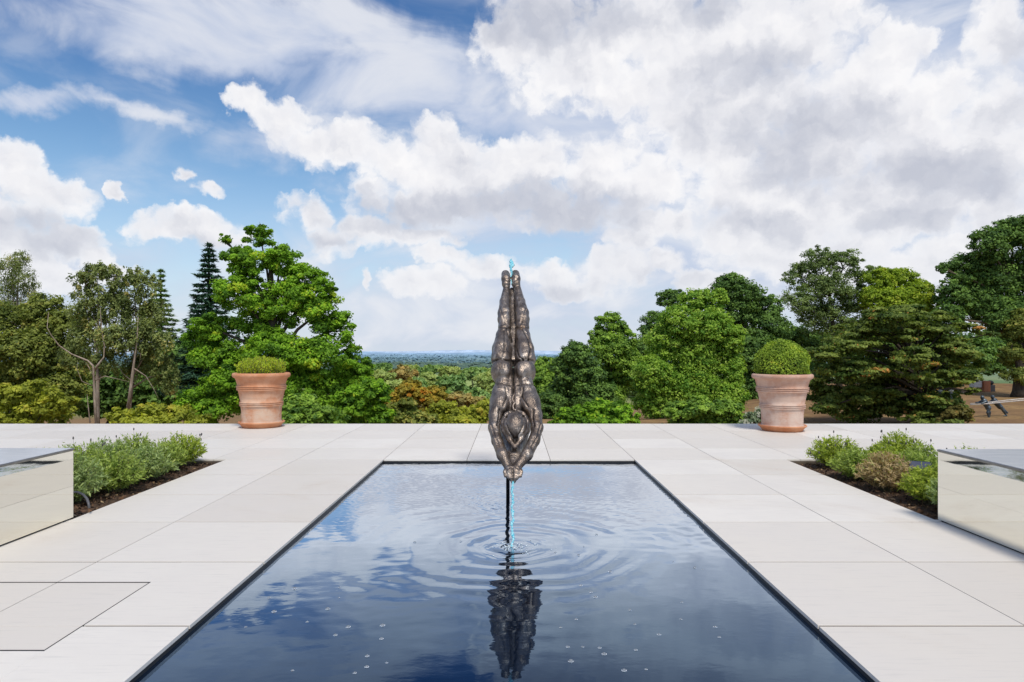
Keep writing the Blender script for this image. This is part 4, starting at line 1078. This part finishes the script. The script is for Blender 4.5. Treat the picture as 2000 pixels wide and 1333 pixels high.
def box_ball(cx, cy, label):
    r = np.random.default_rng(91); n = 9000
    d = unit(r.normal(size=(n, 3))); d[:, 2] = np.where(d[:, 2] < -.35, -d[:, 2], d[:, 2])
    ang = np.arctan2(d[:, 1], d[:, 0]); wob = 1 + .035 * np.sin(3 * ang + 1) + .03 * np.sin(5 * ang + 6 * d[:, 2]) + .03 * np.sin(9 * d[:, 2] + 4 * ang)
    rad = np.array([.512, .512, .50])
    p = np.array([cx, cy, 1.27]) + d * rad * (wob * (1 - .22 * r.random(n) ** 1.6))[:, None]
    p[:, 2] = np.maximum(p[:, 2], 1.075 + .03 * r.random(n))
    p += r.normal(0, .008, (n, 3))
    nn = unit(d * .8 + r.normal(0, .55, (n, 3)))
    pat = .5 + .28 * np.sin(3 * ang + 2) * np.sin(5 * d[:, 2] + 1)
    V, Fq = cards(p, nn, r.uniform(.03, .052, n), r.uniform(.022, .034, n), .2, None, r)
    base = (cx, cy, 1.06); root = tag(empty('box_plant', base), label, 'plant')
    mesh_np('foliage', V, Fq, boxm, root, base, tint=np.clip(pat + r.normal(0, .18, n), 0, 1))
    mb = MB(); mb.ball((cx, cy, 1.25), (.40, .40, .38), 20, 12); mb.build('shade_core', simple('inner_shade', (.012, .018, .006), rough=1), root, base)  # dark ball standing in for the shade inside the foliage
    mb = MB()
    for k in range(7):
        a = k * .9; mb.tube([(cx + .08 * math.cos(a), cy + .08 * math.sin(a), 1.04), (cx + .3 * math.cos(a), cy + .3 * math.sin(a), 1.3)], [.012, .006], 6)
    mb.build('stem', BARKD, root, base)
box_ball(*RP, 'round clipped box ball growing in the pinkish pot on the right')
def box_low(cx, cy, label):
    r = np.random.default_rng(92); base = (cx, cy, 1.06); root = tag(empty('box_plant', base), label, 'plant')
    mb = MB(); C, N, T = [], [], []
    for k in range(330):
        a = r.uniform(0, 6.28); rr = .43 * math.sqrt(r.random()); x, y = cx + rr * math.cos(a), cy + rr * math.sin(a)
        h = .36 * (1 - .30 * (rr / .43) ** 3) * r.uniform(.75, 1.12)
        tip = np.array([x + .05 * math.cos(a) * rr / .43 + r.normal(0, .02), y + .05 * math.sin(a) * rr / .43, 1.06 + h])
        mb.tube([(x, y, 1.05), tip], [.004, .002], 4, False)
        m_ = 20; u = r.random(m_) ** .7
        C.append(np.array([x, y, 1.06]) + np.outer(u, tip - np.array([x, y, 1.06])) + r.normal(0, .014, (m_, 3))); N.append(unit(r.normal(0, .8, (m_, 3)) + [0, -.3, .6])); T.append(unit(r.normal(0, .5, (m_, 3)) + [0, 0, .9]))
    C = np.concatenate(C); V, Fq = cards(C, np.concatenate(N), r.uniform(.03, .05, len(C)), .022, .2, np.concatenate(T), r)
    mesh_np('foliage', V, Fq, leafmat('box_low_leaf', (.10, .13, .012), (.30, .34, .03), (.40, .28, .04), .10, .38, gain=3.2), root, base, tint=np.clip(r.normal(.5, .22, len(C)), 0, 1))
    mb.build('stem', BARK, root, base)
box_low(*LP, 'low clipped box plant growing in the orange pot on the left')

# ------------------------------------------------------------------ planting beds
m_bed = simple('bed_soil', (.045, .026, .016), (.10, .058, .034), rough=1.0, scale=14, bump=.9, bscale=45)
m_chip, nt, bs, out = material('bark_chips'); a = nt.node('ShaderNodeAttribute', attribute_name='tint').outputs['Fac']
setp(nt, bs, color=nt.ramp(a, [(0, (.035, .018, .010)), (.55, (.12, .06, .032)), (.85, (.22, .12, .06)), (1, (.42, .30, .17))]), rough=.9)
def bed(x0, x1, y0, y1, seed):
    r = np.random.default_rng(seed)
    gx = np.linspace(x0, x1, 60); gy = np.linspace(y0, y1, 120); X, Y = np.meshgrid(gx, gy)
    e = np.minimum(np.minimum(X - x0, x1 - X), np.minimum(Y - y0, y1 - Y))
    Z = -.075 + .035 * np.clip(e / .25, 0, 1) + r.normal(0, .006, X.shape)
    ii = np.arange(X.size).reshape(X.shape)
    q = np.stack([ii[:-1, :-1], ii[:-1, 1:], ii[1:, 1:], ii[1:, :-1]], -1).reshape(-1, 4)
    tag(mesh_np('planting_bed', np.stack([X, Y, Z], -1).reshape(-1, 3), q, m_bed, smooth=True), kind='structure')
    mb = MB()
    for (a_, b_, c_, d_) in ((x0 - .06, x0 - .004, y0, y1), (x1 + .004, x1 + .06, y0, y1), (x0 - .06, x1 + .06, y1 + .004, y1 + .06), (x0 - .06, x1 + .06, y0 - .06, y0 - .004)):
        mb.box(a_, b_, c_, d_, -.2, -.0225)
    tag(mb.build('bed_edging', m_grout), kind='structure')
    n = 5200
    p = np.stack([r.uniform(x0 + .01, x1 - .01, n), r.uniform(y0 + .01, y1 - .01, n), np.zeros(n)], -1)
    ed = np.minimum(np.minimum(p[:, 0] - x0, x1 - p[:, 0]), np.minimum(p[:, 1] - y0, y1 - p[:, 1]))
    p[:, 2] = -.066 + .035 * np.clip(ed / .25, 0, 1) + r.uniform(0, .012, n)
    L = r.gamma(3, .009, n) + .008
    V, Fq = cards(p, unit(r.normal(0, .55, (n, 3)) + [0, 0, 1]), L, L * r.uniform(.3, .7, n), .15, None, r)
    tag(mesh_np('bark_mulch', V, Fq, m_chip, tint=r.random(n) ** 1.5), kind='stuff')
bed(-5.75, LBX, BY0, BY1, 101); bed(RBX, 5.75, BY0, BY1, 102)
lav = [leafmat('lavender_a', (.050, .080, .018), (.185, .225, .055), (.30, .31, .07), .12, .34, gain=2.1), leafmat('lavender_b', (.058, .088, .036), (.195, .235, .095), (.29, .31, .12), .10, .34, gain=2.1),
       leafmat('lavender_c', (.075, .110, .018), (.26, .30, .045), (.36, .36, .06), .10, .34), leafmat('lavender_brown', (.10, .065, .035), (.28, .215, .12), (.20, .23, .08), .25, .3)]
m_stem = simple('lavender_stem', (.10, .09, .045), (.16, .14, .07), rough=.8)
m_bud = simple('dry_bud', (.06, .055, .06), (.12, .11, .10), rough=.9)
def lavender(x, y, w_, h, kind, seed, label, buds=0):
    r = np.random.default_rng(seed); z0 = -.045; base = (x, y, z0)
    root = tag(empty('lavender_plant', base), label, 'lavender', 'lavender plants in the beds')
    ns = 200; mb = MB(); C, N, T, L = [], [], [], []; seeds = []
    for k in range(ns):
        th = r.uniform(0, 6.283); ph = math.acos(1 - r.random() * .96)         # spread over the upper dome
        tip = np.array([x + w_ * .5 * math.sin(ph) * math.cos(th) * r.uniform(.8, 1.12), y + w_ * .5 * math.sin(ph) * math.sin(th) * r.uniform(.8, 1.12), z0 + .05 + (h - .05) * (math.cos(ph) * .75 + .25) * r.uniform(.86, 1.05)])
        b = np.array([x + r.normal(0, .035), y + r.normal(0, .035), z0])
        m1 = b + (tip - b) * .5 + np.array([0, 0, .04])
        pts = [b, m1, tip]
        if k % 2 == 0: mb.tube(pts, [.003, .0025, .0015], 4, False)
        m_ = 20; u = .22 + .82 * r.random(m_)
        p = ((1 - u) ** 2)[:, None] * b + (2 * u * (1 - u))[:, None] * m1 + (u ** 2)[:, None] * tip
        ax = unit(tip - m1); t = unit(ax * .75 + r.normal(0, .55, (m_, 3)) + [0, 0, .15])
        l_ = r.uniform(.035, .075, m_) * (1.0 - .3 * (u > .95))
        C.append(p + t * l_[:, None] * .45); T.append(t); N.append(unit(r.normal(0, .7, (m_, 3)) + [0, 0, .8])); L.append(l_)
        if buds and k % (ns // buds) == 0:
            e = tip + ax * .07 + np.array([0, 0, .03]); bm_ = MB(); bm_.tube([tip, e], [.0015, .0012], 4, False); bm_.ball(e, (.009, .009, .019), 7, 6); seeds.append(bm_)
    C = np.concatenate(C); L = np.concatenate(L); n = len(C)
    V, Fq = cards(C, np.concatenate(N), L, L * r.uniform(.24, .36, n), .2, np.concatenate(T), r)
    mesh_np('foliage', V, Fq, lav[kind], root, base, tint=np.clip(r.normal(.5, .2, n), 0, 1))
    mb.build('stem', m_stem, root, base)
    for b_ in seeds: b_.build('seed_head', m_bud, root, base)
LAV = [(-4.62,9.55,.56,.42,2,'yellowest lavender clump, at the far corner of the left bed'),(-4.62,9.0,.56,.40,0,'lavender clump second from the far corner of the left bed, edge row'),(-4.52,8.42,.58,.42,1,'silvery lavender clump midway along the edge of the left bed'),
       (-4.55,7.80,.62,.45,0,'full green lavender clump left of the silvery one, edge row'),(-4.66,7.22,.60,.47,1,'nearest lavender clump in the left bed, against the mirrored bench'),
       (-5.22,9.4,.56,.42,0,'back row lavender at the far end of the left bed'),(-5.2,8.75,.58,.44,1,'back row lavender behind the silvery clump in the left bed'),(-5.16,8.1,.62,.47,0,'back row lavender in the middle of the left bed'),(-5.22,7.4,.60,.5,2,'back row lavender beside the left mirrored bench'),
       (4.46,9.42,.64,.40,2,'bright lavender clump at the far corner of the right bed'),(4.30,8.55,.54,.36,0,'green lavender clump second from the far corner of the right bed'),(4.32,7.88,.58,.40,3,'brown tinged dry lavender clump in the right bed'),
       (4.42,7.22,.52,.36,2,'lime green lavender clump in front of the solar lamp'),(4.38,6.72,.44,.40,1,'silvery lavender clump touching the right mirrored bench'),
       (5.28,9.3,.58,.46,2,'back row lavender with dark seed heads in the right bed'),(4.86,9.0,.46,.34,2,'small lavender between the corner clump and the seed heads'),(5.15,8.55,.54,.40,0,'back row lavender left of the solar lamp'),(5.45,8.2,.60,.42,0,'back row lavender behind the solar lamp'),(5.3,7.3,.55,.40,0,'back row lavender against the right mirrored bench'),(4.86,8.2,.50,.36,0,'lavender between the brown clump and the solar lamp')]
for i, (x, y, w_, h, k, lb) in enumerate(LAV): lavender(x, y, w_ * 1.13, h * 1.12, k, 400 + i, lb, buds=9 if i in (9, 14, 16) else (3 if i in (0, 5, 7, 13) else 0))
# solar lamp in the right bed
c_ = at(1797, 912, 7.75); loc = (c_[0], 7.75, -.05)
root = tag(empty('solar_lamp', loc), 'black solar garden lamp with tilted panel among the lavender', 'lamp')
mb = MB(); mb.tube([(c_[0], 7.78, -.06), (c_[0], 7.78, c_[2] - .04)], .012, 10); mb.build('stake', m_black, root, loc, smooth=True)
def slab(cx, cy, cz, hx, hy, hz, tilt, yaw):
    q = MB(); q.box(-hx, hx, -hy, hy, -hz, hz, .006); v = np.array(q.v); ct, st = math.cos(tilt), math.sin(tilt); cy_, sy_ = math.cos(yaw), math.sin(yaw)
    y = v[:, 1] * ct - v[:, 2] * st; z = v[:, 1] * st + v[:, 2] * ct; x = v[:, 0]
    q.v = [tuple(t) for t in np.stack([cx + x * cy_ - y * sy_, cy + x * sy_ + y * cy_, cz + z], -1)]; return q
slab(*c_, .115, .085, .012, R(28), R(-30)).build('lamp_head', simple('black_plastic', (.015, .015, .017), rough=.4), root, loc)
head_ = root.children[-1]
m_pv, nt, bs, out = material('solar_glass'); pos = nt.node('ShaderNodeTexCoord').outputs['Object']
setp(nt, bs, color=(.05, .055, .085), rough=.12, coat=.6)
slab(c_[0], c_[1], c_[2] + .0145, .104, .074, .002, R(28), R(-30)).build('solar_panel', m_pv, head_, loc)
# drip pipe
mb = MB(); mb.tube([at(140, 962, 6.75), at(152, 962, 6.72), at(163, 967, 6.7), at(170, 975, 6.66), at(173, 984, 6.62), at(174, 992, 6.6)], .012, 9)
tag(mb.build('drip_pipe', simple('grey_pipe', (.10, .10, .11), rough=.5), smooth=True), 'short grey watering pipe looping out of the soil by the left bench', 'pipe')

# ------------------------------------------------------------------ far right garden: rope pullers, machine, posts
m_fig = simple('blue_grey_metal', (.045, .06, .075), (.11, .135, .155), rough=.4, metal=.6, scale=5, bump=.3, bscale=20)
def figure(D, bones, head, label, feet_px):
    s = SDF((-2.2, -.7, -2.4), (2.2, .7, 2.4), .034); o_ = at(feet_px[0], feet_px[1], D)
    def q(px, py, dy): p = at(px, py, D) - o_; return (p[0], dy, p[2] - .0)
    for (a, b, r1_, r2_) in bones: s.cap(q(*a), q(*b), r1_, r2_, .05)
    s.ell(q(*head), (.105, .11, .135), .03)
    V, Fq = s.mesh()
    V = V + o_
    loc = tuple(o_)
    root = tag(empty('rope_pulling_statue', loc), label, 'statue', 'rope pulling figures in the garden')
    mesh_np('figure', V, Fq[:, ::-1], m_fig, root, loc, smooth=True)
DF = 41
def body(hip, sh, kn, ft, hd, hand, elb):
    (hx, hy), (sx, sy) = hip, sh
    B = [((hx, hy, 0), ((hx + sx) / 2, (hy + sy) / 2, 0), .15, .14), (((hx + sx) / 2, (hy + sy) / 2, 0), (sx, sy, 0), .15, .17), ((sx, sy, 0), (hd[0], hd[1], 0), .07, .06)]
    for i, sg in enumerate((-1, 1)):
        B += [((hx, hy, .09 * sg), (*kn[i], .10 * sg), .11, .075), ((*kn[i], .10 * sg), (*ft[i], .11 * sg), .075, .045), ((*ft[i], .11 * sg), (ft[i][0] - 6, ft[i][1] + .6, .12 * sg), .05, .035)]
        B += [((sx, sy, .19 * sg), (*elb, .21 * sg), .065, .05), ((*elb, .21 * sg), (*hand, .05 * sg), .05, .035), ((*hand, .05 * sg), (hand[0] - 2.5, hand[1], .04 * sg), .042, .03)]
    return B
figure(DF, body((1930, 797), (1922, 784), ((1927, 806), (1935, 806)), ((1929, 817), (1935, 816)), (1919.5, 779.5), (1908, 787), (1913, 788)), (1918.5, 777, 0), 'bluish metal statue standing and leaning back on a rope, left of two', (1931, 818))
figure(DF + .6, body((1953, 795), (1942, 783), ((1958, 803), (1961, 799)), ((1963, 812), (1970, 807)), (1939.5, 778.5), (1929, 787), (1935, 788)), (1938.5, 776, 0), 'bluish metal statue leaning far back on a rope, right of two', (1966, 816))
mb = MB(); mb.tube([at(1895, 789, DF + .2), at(1930, 786.5, DF + .2), at(1970, 782, DF + .3), at(2030, 776, DF + .4)], .035, 8)
mb.tube([at(1895, 791, DF - .2), at(1930, 789, DF - .2), at(1970, 785, DF - .1), at(2030, 779.5, DF)], .035, 8)
tag(mb.build('rope', simple('pale_rope', (.55, .50, .45), rough=.9), smooth=True), 'pale doubled rope stretched between the pulling figures', 'rope')
# small orange machine
DM = 66; o_ = at(1920, 770, DM); loc = (o_[0], DM, float(tz(o_[0], DM)))
root = tag(empty('garden_machine', loc), 'small orange and white garden machine half hidden behind the tiered shrub', 'machine')
def pbox(px0, px1, py0, py1, d0, d1, b=.03):
    a = at(px0, py1, DM); c = at(px1, py0, DM); q = MB(); q.box(a[0], c[0], DM + d0, DM + d1, a[2], c[2], b); return q
pbox(1915, 1928, 744, 768, -.5, .4).build('orange_body', simple('orange_paint', (.42, .13, .05), rough=.4), root, loc)
pbox(1898, 1914.5, 741, 757, -.3, .4).build('white_panel', simple('white_paint', (.75, .70, .68), rough=.4), root, loc)
pbox(1928.3, 1938.5, 752, 768, -.4, .4).build('engine_box', simple('dark_grey_paint', (.06, .055, .06), rough=.5), root, loc)
a = at(1934, 748, DM); mb = MB(); mb.ball(tuple(a), (.30, .3, .24), 14, 10); mb.build('air_filter', simple('black_rubber', (.02, .02, .022), rough=.6), root, loc, smooth=True)
for px in (1904, 1921, 1935):
    a = at(px, 771, DM); mb = MB(); mb.tube([(a[0], DM - .56, a[2]), (a[0], DM - .40, a[2])], .21, 20); mb.build('wheel', m_black, root, loc)
for i, px in enumerate((1836, 1858)):
    a = at(px, 764, 34.4 if i else 34.9); g = float(tz(a[0], a[1])); loc = (a[0], a[1], g)
    root = tag(empty('lantern_post', loc), ('left' if i == 0 else 'right') + ' of two slim white capped posts showing through the tiered shrub', 'post', 'white capped posts in the shrub')
    mb = MB(); mb.tube([(a[0], a[1], g), (a[0], a[1], a[2] - .02)], .06, 10); mb.build('post', simple('grey_post', (.28, .28, .26), rough=.6), root, loc, smooth=True)
    mb = MB(); mb.lathe([(.01, .08), (.10, .05), (.115, .0), (.07, -.03), (.01, -.03)], tuple(a), 14); mb.build('cap', simple('white_cap', (.75, .75, .73), rough=.5), root, loc, smooth=True)
